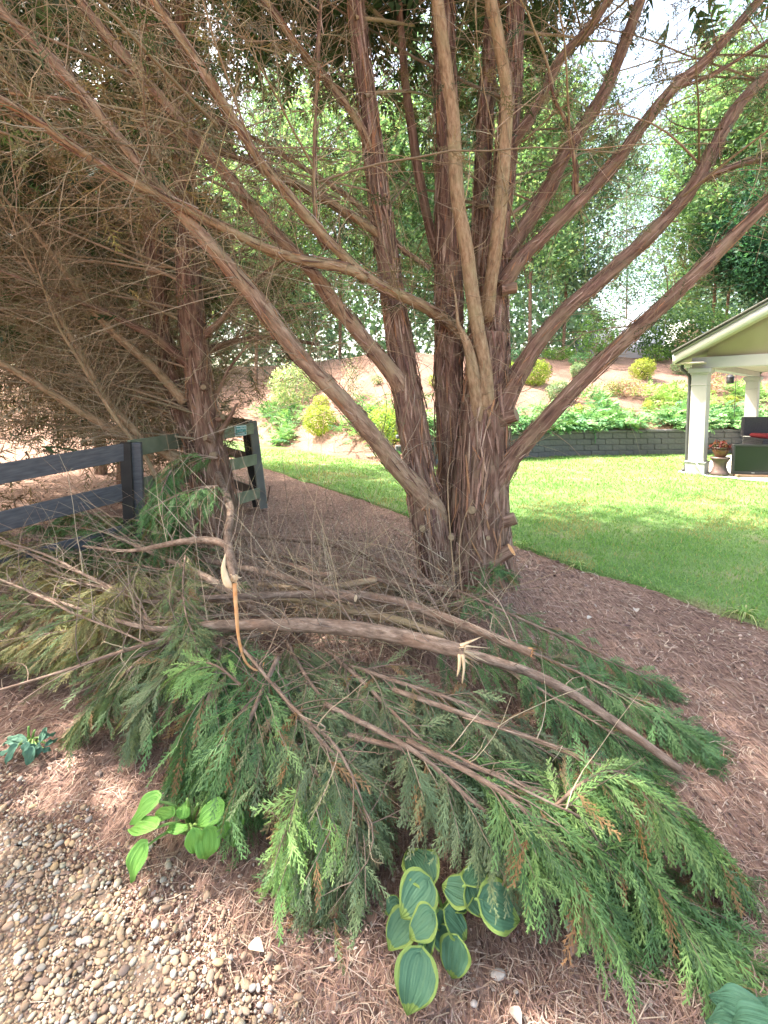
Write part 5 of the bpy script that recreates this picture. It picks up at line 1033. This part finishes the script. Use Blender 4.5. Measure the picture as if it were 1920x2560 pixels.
cut_branch('dry brown branch under the middle limbs of the heap', [(500, 1260, .22), (620, 1275, .26), (740, 1300, .26), (850, 1330, .24), (950, 1360, .18)], DRY, 36, .44, (.11, .2), 8, brown=.3)
# bare limbs lying in the heap
def cut_limb(label, pts, mat='bark_cut', seg=16, cut=None, rough=.05, twigs=0, twig_L=(.15, .55), face='wood', group='bare limbs of the heap', name='cut_limb', zlift=0.0):
    A = HP(pts); A = spline(A, max(16, int(np.linalg.norm(np.diff(A[:, :3], axis=0), axis=1).sum() / .03))); P, R = A[:, :3], np.maximum(A[:, 3], .003); P[:, 2] = np.maximum(P[:, 2], R * .9 + .004); SEED[0] += 1
    o = empty(name, (P[0, 0], P[0, 1], 0), label, 'branch', group)
    V, F, B = tube(P, R, seg, rough, False, SEED[0]); build('bark', V, F, M[mat], o, None, B)
    T, X, Y = frames(P); th = np.linspace(0, 2 * np.pi, seg, endpoint=False)
    for e in (0, -1):
        sgn = -1 if e == 0 else 1; ring = P[e] + (X[e] * np.cos(th)[:, None] + Y[e] * np.sin(th)[:, None]) * R[e] * .97; big = cut in ('both', 'start' if e == 0 else 'end')
        mid = P[e] + T[e] * sgn * .004; build('cut_face', np.vstack([ring + T[e] * sgn * .001, mid]), np.array([[i, (i + 1) % seg, seg] for i in range(seg)]), M[face if big else 'wood_old'], o, smooth=False)
    if twigs:
        tw = Acc(); p, t, n = spawn([(P, R)], twigs); n[:, 2] = np.abs(n[:, 2]) * .9 + .1; add_twigs(tw, p, t, nrm(n), twig_L, (.0016, .0036), .9, .1, 1.2, .55, LIVE + TW[4:], zmin=.02); tw.build('twigs', M['twig'], o, kind='stuff')
    return o, P, R
def splinters(o, P, R, e, n=9, L=(.04, .13), mat='wood'):
    T, X, Y = frames(P); sgn = -1 if e == 0 else 1; acc = Acc()
    for k in range(n):
        a = rng.uniform(0, 2 * np.pi); r = R[e] * rng.uniform(.2, .95); b = P[e] + (X[e] * math.cos(a) + Y[e] * math.sin(a)) * r - T[e] * sgn * .02; d = nrm(T[e] * sgn + rng.normal(0, .28, 3)); l = rng.uniform(*L)
        w = nrm(np.cross(d, rng.normal(0, 1, 3))) * rng.uniform(.004, .011); h = np.cross(d, w) * .5
        acc.add(np.array([b - w, b + w, b + h, b + d * l]), np.array([[0, 1, 3], [1, 2, 3], [2, 0, 3]]))
    acc.build('splinters', M[mat], o, smooth=False)
o, P, R = cut_limb('thickest limb of the heap, grey-brown with a splintered right end', [(1003, 1408, .52, 36), (930, 1390, .53, 40), (820, 1366, .54, 40), (700, 1352, .55, 38), (600, 1350, .55, 34), (500, 1350, .54, 27), (420, 1352, .52, 20), (330, 1358, .5, 14), (220, 1330, .5, 10), (100, 1290, .48, 7), (-60, 1230, .46, 5)], seg=22, cut='start', twigs=10)
splinters(o, P, R, 0, 14, (.05, .15))
o2 = Acc(); p = P[2]; 
for k in range(2):
    q = spline(np.array([p + [.012 * k, -.035, .0], p + [.02 * k - .004, -.048, -.05], p + [.022 * k - .012, -.046, -.09 - .03 * k]]), 8); V, F, B = tube(q, np.linspace(.009, .003, 8), 4); o2.add(V, F)
o2.build('hanging_splinter', M['wood'], o)
o, P, R = cut_limb('reddish limb with a ragged orange break pointing to the bare pole', [(1148, 1412, .42, 21), (1080, 1382, .44, 23), (1000, 1350, .46, 24), (900, 1312, .48, 24), (820, 1292, .49, 23), (740, 1284, .5, 22), (640, 1284, .5, 20), (530, 1288, .5, 17), (420, 1292, .5, 13), (300, 1296, .5, 9), (180, 1240, .5, 7), (0, 1172, .5, 5)], cut='start', twigs=12, face='strip')
splinters(o, P, R, 0, 8, (.02, .05), 'strip')
cut_limb('smooth bare pole reaching right across the straw', [(960, 1402, .43, 26), (1010, 1412, .42, 25), (1080, 1432, .38, 25), (1150, 1455, .33, 25), (1230, 1495, .26, 25), (1310, 1547, .19, 25), (1390, 1604, .11, 25), (1468, 1662, .03, 24)], cut='end', face='wood_old', rough=.03, twigs=5, twig_L=(.05, .2))
cut_limb('limb with a round pale sawn end just left of the trunk', [(768, 1292, .52, 19), (720, 1282, .52, 21), (650, 1258, .52, 21), (580, 1238, .5, 19), (500, 1222, .48, 15), (400, 1200, .46, 11), (300, 1190, .44, 7)], cut='start', twigs=26)
cut_limb('short pale barkless limb with a clean sawn end', [(812, 1254, .5, 18), (770, 1259, .5, 17), (720, 1268, .5, 15), (660, 1272, .48, 13), (560, 1262, .45, 10)], cut='start', twigs=12, mat='bark_light')
cut_limb('dark limb curving from the foot of the trunk along the back of the heap', [(1015, 1295, .12, 20), (960, 1275, .17, 21), (900, 1252, .22, 21), (840, 1225, .27, 20), (780, 1195, .3, 19), (700, 1172, .33, 17), (600, 1162, .35, 14), (480, 1150, .37, 11), (340, 1150, .38, 8)], mat='bark', twigs=26)
cut_limb('second dark limb just in front of the curving one', [(980, 1290, .1, 16), (900, 1265, .15, 17), (800, 1240, .22, 17), (700, 1222, .28, 15), (600, 1200, .33, 12), (500, 1180, .36, 8)], mat='bark', twigs=26)
cut_limb('dark crooked limb between the curving limb and the sawn one', [(940, 1300, .16, 12), (860, 1262, .28, 15), (780, 1245, .34, 15), (690, 1240, .38, 13), (610, 1215, .4, 11), (540, 1205, .42, 8)], mat='bark', twigs=30)
cut_limb('grey limb slanting down behind the thickest limb', [(590, 1342, .38, 24), (540, 1305, .42, 24), (480, 1268, .46, 21), (420, 1235, .5, 16), (330, 1195, .52, 10), (230, 1150, .52, 6)], twigs=16)
cut_limb('barkless grey limb lying deep under the thickest limb', [(960, 1372, .36, 18), (860, 1340, .38, 20), (760, 1318, .4, 20), (660, 1298, .4, 18), (560, 1290, .4, 12)], mat='bark_light', twigs=20)
cut_limb('thin forked grey stem crossing the front foliage', [(500, 1375, .5, 7), (545, 1425, .5, 9), (590, 1480, .47, 8), (650, 1545, .44, 8), (715, 1600, .41, 9), (748, 1650, .38, 8), (775, 1710, .33, 6), (800, 1790, .25, 4)], seg=10, twigs=24, twig_L=(.1, .35))
cut_limb('long thin stem leaving the heap at the left edge, lowest of three', [(560, 1352, .5, 8), (420, 1372, .48, 11), (340, 1385, .46, 12), (240, 1415, .42, 11), (120, 1455, .35, 9), (0, 1490, .28, 7), (-80, 1510, .24, 5)], seg=9, twigs=14)
cut_limb('long thin stem leaving the heap at the left edge, middle of three', [(320, 1392, .48, 5), (250, 1360, .5, 6), (160, 1325, .52, 7), (80, 1285, .53, 6), (-40, 1235, .54, 5)], seg=8, twigs=12)
cut_limb('long thin stem leaving the heap at the left edge, topmost of three', [(330, 1350, .5, 6), (260, 1290, .52, 8), (180, 1240, .54, 8), (90, 1195, .55, 7), (0, 1168, .56, 6), (-60, 1150, .56, 5)], seg=8, twigs=12)
cut_limb('woody stem inside the long green branch at the right front', [(960, 1620, .40, 5), (1040, 1660, .40, 7), (1120, 1700, .38, 7), (1200, 1740, .35, 6), (1260, 1770, .31, 7), (1300, 1830, .25, 5)], seg=9, twigs=16, twig_L=(.08, .25))
cut_limb('straight thin stem over the centre of the green foliage', [(1000, 1550, .43, 3), (1100, 1580, .42, 4), (1180, 1605, .40, 4), (1270, 1640, .36, 3)], seg=8, twigs=10, twig_L=(.08, .25))
cut_limb('thin stem lying in front of the yellow-green branch', [(520, 1690, .18, 5), (560, 1730, .18, 6), (610, 1770, .16, 7), (660, 1810, .1, 6), (700, 1850, .05, 5)], seg=8, twigs=10, twig_L=(.08, .2))
# broken limb that hangs from the twin-stemmed tree
o, P, R = cut_limb('torn grey limb hanging off the twin-stemmed cypress, pale splintered end down', [(466, 1012, .87, 16), (484, 1058, .85, 19), (498, 1105, .85, 20), (492, 1150, .84, 21), (494, 1185, .83, 23), (502, 1225, .82, 24), (506, 1250, .81, 20)], cut='end', seg=14, group=None, name='torn_limb')
splinters(o, P, R, -1, 16, (.03, .09))
tp = P[-1]; V, F, B = tube(spline(np.array([tp + [-.03, -.02, .12], tp + [-.035, -.035, .06], tp + [-.02, -.04, .0], tp + [.0, -.035, -.03]]), 14), np.array([.002, .004, .006, .008, .010, .012, .014, .015, .016, .016, .015, .012, .008, .004]), 9, .16); build('pale_tear', V, F, M['wood'], o)
V, F, B = tube(spline(np.array([tp + [.01, -.03, -.01], tp + [.02, -.045, -.12], tp + [.03, -.05, -.25], tp + [.06, -.05, -.36], tp + [.12, -.05, -.40], tp + [.14, -.05, -.36]]), 24), np.linspace(.011, .002, 24), 6); build('bark_strip', V, F, M['strip'], o)
o, P, R = cut_limb('bent side limb branching left off the torn hanging limb', [(494, 1182, .83, 15), (470, 1170, .83, 18), (430, 1166, .81, 18), (380, 1172, .77, 16), (330, 1182, .70, 13), (270, 1190, .64, 9), (180, 1180, .58, 6)], seg=12, twigs=14, name='torn_limb', group=None)
# loose dead twigs through the heap
acc = Acc(); n = 560; xx = rng.uniform(330, 980, n) * K; yy = rng.uniform(1170, 1400, n) * K; hp = np.array([G(a, b, h) for a, b, h in zip(xx, yy, rng.uniform(.1, .5, n))])
add_twigs(acc, hp, rdir(n) * [1, .4, .2], rdir(n, .1) * [1, .5, .6], (.2, .7), (.0016, .0038), .8, .05, .8, .6, LIVE + TW, zmin=.02)
o = acc.build('dead_twigs', M['twig'], kind='stuff'); o['label'] = 'tangle of thin dead twigs through the middle of the heap'
for k, (pts, lab) in enumerate((([(985, 1300, .1), (975, 1180, .5), (968, 1080, .85), (970, 1010, 1.05), (990, 985, 1.12)], 'tall pale thin shoot standing in front of the trunk, left of two'), ([(1000, 1310, .1), (992, 1200, .42), (1000, 1130, .66), (1022, 1080, .85)], 'tall pale thin shoot standing in front of the trunk, right of two'))):
    P = spline(np.array([G(x * K, y * K, z) for x, y, z in pts]), 24); V, F, B = tube(P, np.linspace(.0065, .0025, 24), 6, .02); tag(build('dry_shoot', V, F, M['bark_light'], None, None, B), lab, 'twig')
# green foliage hanging at the foot of the twin-stemmed tree
cut_branch('green cypress branch draped over the fence at the foot of the twin stems', [(470, 990, 1.12), (420, 985, 1.14), (375, 1010, 1.06), (350, 1060, .94), (345, 1100, .84)], [(0.09, 0.19, 0.065), (0.125, 0.235, 0.08), (0.07, 0.15, 0.055)], 44, .52, (.11, .2), 8, droop=.8, name='draped_branch')
cut_branch('second green branch hanging below the draped one at the foot of the twin stems', [(470, 1050, .98), (430, 1060, .98), (400, 1090, .88), (390, 1120, .78), (400, 1150, .68)], [(0.08, 0.17, 0.06), (0.11, 0.21, 0.07), (0.06, 0.13, 0.05)], 44, .52, (.11, .2), 8, droop=.8, name='draped_branch')

# ------------------------------------------------------------------ hostas
def mat_hosta(name, mid, mid2, edge, th):
    m, t, b, o = new_mat(name); at = nd(t, 'ShaderNodeAttribute', attribute_name='bark'); sx = t.nodes.new('ShaderNodeSeparateXYZ'); t.links.new(at.outputs['Vector'], sx.inputs[0])
    tc = t.nodes.new('ShaderNodeTexCoord'); n = nd(t, 'ShaderNodeTexNoise', Scale=22.0, Detail=4.0); t.links.new(tc.outputs['Object'], n.inputs['Vector'])
    ad = nd(t, 'ShaderNodeMath', operation='MULTIPLY_ADD'); t.links.new(n.outputs['Fac'], ad.inputs[0]); ad.inputs[1].default_value = .35; t.links.new(sx.outputs['Y'], ad.inputs[2])
    r = ramp(t, [(th + .13, (0, 0, 0)), (th + .19, (1, 1, 1))]); t.links.new(ad.outputs[0], r.inputs[0])
    c0 = mixc(t, n.outputs['Fac'], mid, mid2); c = mixc(t, r.outputs[0], c0, edge)
    t.links.new(c, b.inputs['Base Color']); b.inputs['Roughness'].default_value = .55; b.inputs['Specular IOR Level'].default_value = .25
    sn_ = nd(t, 'ShaderNodeMath', operation='SINE'); mu = nd(t, 'ShaderNodeMath', operation='MULTIPLY'); mu.inputs[1].default_value = 46.0; t.links.new(sx.outputs['Z'], mu.inputs[0]); t.links.new(mu.outputs[0], sn_.inputs[0])
    bp = nd(t, 'ShaderNodeBump', Strength=.22, Distance=.003); t.links.new(sn_.outputs[0], bp.inputs['Height']); t.links.new(bp.outputs[0], b.inputs['Normal'])
    tr = t.nodes.new('ShaderNodeBsdfTranslucent'); t.links.new(c, tr.inputs['Color']); mx = t.nodes.new('ShaderNodeMixShader'); mx.inputs[0].default_value = .18
    t.links.new(b.outputs[0], mx.inputs[1]); t.links.new(tr.outputs[0], mx.inputs[2]); t.links.new(mx.outputs[0], o.inputs[0]); return m
M['hosta_var'] = mat_hosta('cream edged hosta leaf', (0.065, 0.155, 0.09), (0.095, 0.20, 0.115), (0.22, 0.31, 0.08), .84)
M['hosta_grn'] = mat_hosta('green hosta leaf', (0.16, 0.36, 0.07), (0.20, 0.42, 0.09), (0.20, 0.42, 0.09), 2.0)
M['hosta_blue'] = mat_hosta('blue green hosta leaf', (0.10, 0.21, 0.14), (0.13, 0.26, 0.18), (0.50, 0.52, 0.34), .88)
M['hosta_dark'] = mat_hosta('deep blue green hosta leaf', (0.085, 0.21, 0.14), (0.11, 0.25, 0.17), (0.1, 0.24, 0.16), 2.0)
M['petiole'] = mat_plain('hosta stalk', (0.22, 0.36, 0.10), (0.28, 0.42, 0.14), .5)
def hosta_leaf(parent, base, tip, width, mat, cup=.22, arch=.18, roll=0.0, pet=None, ns=22, nt=17):
    base, tip = np.array(base), np.array(tip); a = tip - base; L = np.linalg.norm(a); a = a / L; up = np.array([0, 0, 1.0]); view = nrm(CAM - base); nref = nrm(up * .75 + view * .55)
    S = nrm(np.cross(a, nref)); N = nrm(np.cross(S, a)); S, N = S * math.cos(roll) + N * math.sin(roll), N * math.cos(roll) - S * math.sin(roll)
    s = np.linspace(0, 1, ns)[:, None]; t = np.linspace(-1, 1, nt)[None]
    w = (np.sin(np.pi * s ** .62) ** .75) * (1 - .12 * s); w = np.maximum(w, .012); heart = -.16 * (np.abs(t) ** 1.4) * np.exp(-s * 5)
    hw = width * .5
    along = (s + heart) * L; across = t * w * hw; h = cup * (np.abs(t) ** 1.6) * w * hw + arch * L * (np.sin(np.pi * np.clip(s, 0, 1)) * .5 - s ** 2.5 * .35) + .0025 * np.sin(np.abs(t) * 16 + s * 2)
    h = h + .006 * np.sin(s * 9 + L * 80) * np.abs(t)
    V = base + along[..., None] * a + across[..., None] * S + h[..., None] * N
    vec = np.stack([s + t * 0, np.maximum(np.abs(t) + s * 0, s * 1.02 + t * 0), np.abs(t) * (.6 + .4 * w) + s * .12], -1)
    i = np.arange(ns - 1)[:, None] * nt + np.arange(nt - 1)[None]; F = np.stack([i, i + 1, i + nt + 1, i + nt], -1).reshape(-1, 4)
    o = build('leaf', V.reshape(-1, 3), F, M[mat], parent, None, vec.reshape(-1, 3))
    if pet is not None:
        pet = np.array(pet); m = (pet + base) / 2 + [0, 0, .025]; P = spline(np.array([pet, m, base + a * .01]), 10); V, F, B = tube(P, np.linspace(.006, .0035, 10), 6); q = build('stalk', V, F, M['petiole'], parent)
    return o
def hosta(label, centre, z0, rows, scale, org, mat, zb=(.10, .16), zt=(.03, .12), stalks=()):
    c = G(*centre); o = empty('hosta', (c[0], c[1], 0), label, 'plant')
    for r in rows:
        (bx, by, tx_, ty_, w) = r[:5]; zb_, zt_ = (r[5], r[6]) if len(r) > 5 else (rng.uniform(*zb), rng.uniform(*zt))
        B_ = G(org[0] + bx / scale, org[1] + by / scale, zb_); T_ = G(org[0] + tx_ / scale, org[1] + ty_ / scale, zt_)
        hosta_leaf(o, B_, T_, w / scale * depth(B_) / FPX * 1.22, mat, cup=rng.uniform(.12, .3), arch=rng.uniform(.1, .22), roll=rng.uniform(-.25, .25), pet=c + [rng.uniform(-.02, .02), rng.uniform(-.02, .02), .0])
    for (x0, y0, x1, y1, z1) in stalks:
        a, b = G(org[0] + x0 / scale, org[1] + y0 / scale, .01), G(org[0] + x1 / scale, org[1] + y1 / scale, z1); P = spline(np.array([a, (a + b) / 2 + [0, 0, .01], b]), 10); V, F, B = tube(P, np.linspace(.006, .005, 10), 6); build('cut_stalk', V, F, M['petiole'], o)
    return o
hosta('cream-edged blue-green hosta in front of the heap, lower middle', (1105, 2290), 0, [
 (275, 415, 195, 275, 135, .16, .14), (150, 490, 100, 545, 55, .08, .05), (200, 560, 112, 690, 115, .08, .03), (272, 415, 165, 560, 140, .17, .12), (440, 425, 512, 350, 88, .22, .2),
 (450, 430, 505, 560, 100, .2, .14), (505, 490, 652, 572, 150, .22, .14), (445, 470, 330, 425, 105, .18, .17), (425, 515, 345, 520, 50, .14, .13), (350, 540, 435, 648, 105, .15, .09), (300, 545, 348, 612, 60, .13, .09),
 (295, 550, 200, 645, 105, .17, .12), (310, 615, 365, 695, 75, .1, .06), (292, 615, 245, 718, 80, .13, .06), (395, 648, 372, 812, 118, .12, .03), (245, 712, 190, 965, 150, .12, .03)], 1.626, (900, 1950), 'hosta_var')
hosta('plain apple-green hosta at the gravel edge, left of the heap front', (478, 2075), 0, [
 (640, 430, 420, 400, 150, .12, .1), (770, 450, 800, 255, 150, .12, .15), (440, 225, 115, 545, 210, .2, .1), (1240, 320, 920, 560, 230, .2, .14), (1330, 330, 1400, 830, 270, .18, .04), (790, 610, 515, 640, 115, .12, .08),
 (410, 600, 105, 590, 240, .18, .1), (300, 800, 110, 1270, 230, .14, .03), (1060, 610, 1060, 1000, 260, .16, .05), (890, 620, 905, 900, 190, .18, .1)], 4.879, (300, 1950), 'hosta_grn',
 stalks=((870, 560, 820, 230, .2), (880, 560, 950, 290, .18), (920, 560, 1090, 150, .22), (840, 560, 800, 400, .12), (900, 570, 1060, 300, .17)))
hosta('small blue-green hosta with pale leaf rims at the left edge', (75, 1868), 0, [
 (330, 400, 90, 350, 90, .08, .05), (250, 430, 20, 440, 80, .07, .04), (240, 470, 70, 730, 130, .09, .02), (380, 440, 300, 580, 100, .11, .07), (440, 510, 380, 735, 150, .09, .02), (460, 440, 430, 520, 70, .1, .08), (540, 440, 480, 560, 70, .09, .06), (560, 500, 480, 640, 70, .07, .03),
 (600, 520, 715, 530, 60, .06, .04), (560, 400, 640, 200, 70, .09, .1), (600, 360, 770, 290, 75, .09, .07), (650, 450, 800, 370, 60, .07, .05), (180, 520, -40, 600, 90, .06, .03)], 5.53, (0, 1780), 'hosta_blue', stalks=((400, 440, 395, 200, .1), (440, 440, 480, 250, .09)))
hosta('deep blue-green hosta cut by the lower right corner', (1900, 2590), 0, [
 (1500, 1150, 500, 790, 420, .16, .09), (1300, 1400, 430, 1250, 420, .14, .06), (1700, 1350, 900, 1280, 480, .2, .12), (1900, 1100, 1300, 960, 300, .18, .13)], 7.54, (1700, 2380), 'hosta_dark')
# ------------------------------------------------------------------ grassy tufts on the lawn edge
def tuft(px, py, wpx, label, n=46):
    b = G(px, py + 4); o = empty('grass_tuft', b, label, 'plant', 'grassy tufts along the lawn edge'); L0 = wpx * .5 * depth(b) / FPX * 1.6; acc = Acc()
    a = rng.uniform(0, 2 * np.pi, n); d = nrm(np.stack([np.cos(a), np.sin(a), rng.uniform(.7, 2.2, n)], 1)); L = L0 * rng.uniform(.6, 1.1, n); t = np.linspace(0, 1, 6)[None, :, None]
    P = b + rng.normal(0, .012, (n, 1, 3)) * [1, 1, 0] + d[:, None] * L[:, None, None] * t + np.array([0, 0, -.75]) * L[:, None, None] * t ** 2.2; S = nrm(np.cross(d, [0, 0, 1]))[:, None]; w = .0085 * (1 - t * .85)
    V = np.stack([P - S * w, P + S * w], 2).reshape(n, 12, 3); i = np.arange(5) * 2; F = np.stack([i, i + 1, i + 3, i + 2], 1)[None] + (np.arange(n) * 12)[:, None, None]
    acc.add(V.reshape(-1, 3), F.reshape(-1, 4), np.repeat(pick([(0.26, 0.42, 0.12), (0.36, 0.48, 0.18), (0.52, 0.54, 0.26), (0.20, 0.34, 0.10)], n)[:, None], 12, 1).reshape(-1, 3)); acc.build('blades', M['blade'], o)
tuft(1310, 1362, 55, 'narrow-leaved tuft on the lawn edge right beside the trunk'); tuft(1447, 1414, 60, 'second narrow-leaved tuft from the trunk along the lawn edge'); tuft(1596, 1452, 60, 'third narrow-leaved tuft from the trunk along the lawn edge'); tuft(1862, 1540, 110, 'widest arching tuft on the lawn edge at the right')
tuft(885, 1232, 36, 'faint narrow-leaved tuft on the lawn edge left of the left stem')
# ------------------------------------------------------------------ small stones, fallen leaves and sticks on the bed
stones = [(462, 2530, 20), (1600, 2420, 18), (1725, 2455, 16), (1245, 2438, 44), (1185, 2510, 24), (247, 1935, 22), (948, 2510, 18), (1810, 2290, 14), (410, 2055, 14), (600, 2190, 14), (1655, 2428, 14), (830, 2400, 18), (1290, 2480, 16), (180, 1890, 12)]
slab = ['round grey stone at the gravel corner', 'small ochre stone on the straw right of the cream-edged hosta', 'pale stone near the corner hosta', 'pinkish broad stone right of the cream-edged hosta', 'white stone below the cream-edged hosta', 'pale stone below the small left hosta', 'grey stone at the bottom left of the cream-edged hosta', 'tiny pale stone at the right edge', 'white pebble alone on the straw above the gravel', 'stone in the light under the heap front', 'small tan stone beside the ochre one', 'tan stone left of the cream-edged hosta', 'small brown stone below the pinkish one', 'tiny stone right of the small left hosta']
for k, ((px, py, w), lab) in enumerate(zip(stones, slab)):
    b = G(px, py); r = w * .5 * depth(b) / FPX; v = ICO2[0] * (1 + .2 * vnoise(ICO2[0] * 1.4 + k * 9, k)[:, None]); v = v * [r * .85, r * .62, r * .4] + b + [0, 0, r * .12]
    tag(build('stone', v, ICO2[1], M['pebble'], None, np.broadcast_to(pick([(0.36, 0.29, 0.24), (0.30, 0.22, 0.18), (0.40, 0.35, 0.31)], 1)[0], v.shape)), lab, 'stone', 'stones on the straw bed')
leaves = [(1265, 2205, 40, (.45, .38, .28)), (1308, 2228, 30, (.42, .36, .27)), (1356, 2218, 42, (.46, .41, .31)), (1345, 2240, 26, (.38, .3, .22)), (1402, 2250, 38, (.44, .40, .30)), (1453, 2268, 38, (.33, .27, .2)), (1424, 2315, 34, (.5, .42, .34)), (1440, 2365, 60, (.30, .19, .15)), (838, 2290, 50, (.34, .19, .12)), (930, 2300, 40, (.25, .15, .11)), (640, 2370, 46, (.6, .48, .36)), (1290, 2540, 44, (.42, .32, .27)), (1590, 1525, 22, (.5, .42, .36)), (1300, 1640, 20, (.4, .25, .15)), (150, 1700, 24, (.28, .16, .13)), (1475, 1545, 18, (.5, .45, .4))]
llab = ['round buff dead leaf nearest the cream-edged hosta', 'small buff dead leaf second from the cream-edged hosta', 'upright round dead leaf under the long branch tip', 'small dark buff leaf between the round dead leaves', 'curled buff leaf under the branch tip', 'browner leaf farthest along the buff dead leaves', 'pale dry leaf on open straw under the branch tips', 'long dark brown dead leaf below the branch tips', 'orange-brown curled leaf left of the cream-edged hosta', 'dark curled leaf touching the cream-edged hosta', 'bright pale leaf in the light on the straw', 'pinkish dead leaf at the bottom edge', 'pale leaf on the straw by the lawn edge', 'orange leaf on the straw behind the bare pole', 'dark leaf at the left edge by the heap', 'pale leaf chip near the third tuft']
for (px, py, w, c), lab in zip(leaves, llab):
    b = G(px, py, .015); L = w * depth(b) / FPX; a = rng.uniform(0, 2 * np.pi); d = np.array([math.cos(a), math.sin(a), .1]); S = np.array([-math.sin(a), math.cos(a), 0]); s = np.linspace(0, 1, 9)[:, None]; t = np.linspace(-1, 1, 5)[None]
    V = b + ((s - .5) * L + t * 0)[..., None] * d + (t * np.sin(np.pi * s ** .8) * L * .34)[..., None] * S + (np.abs(t) ** 1.5 * L * .16 * np.sin(np.pi * s) + .1 * L * np.sin(s * 4))[..., None] * np.array([0, 0, 1]); i = np.arange(8)[:, None] * 5 + np.arange(4)[None]
    tag(build('dead_leaf', V.reshape(-1, 3), np.stack([i, i + 1, i + 6, i + 5], -1).reshape(-1, 4), M['litter'], None, np.broadcast_to(np.array(c), (45, 3))), lab, 'leaf', 'dead leaves on the straw bed')
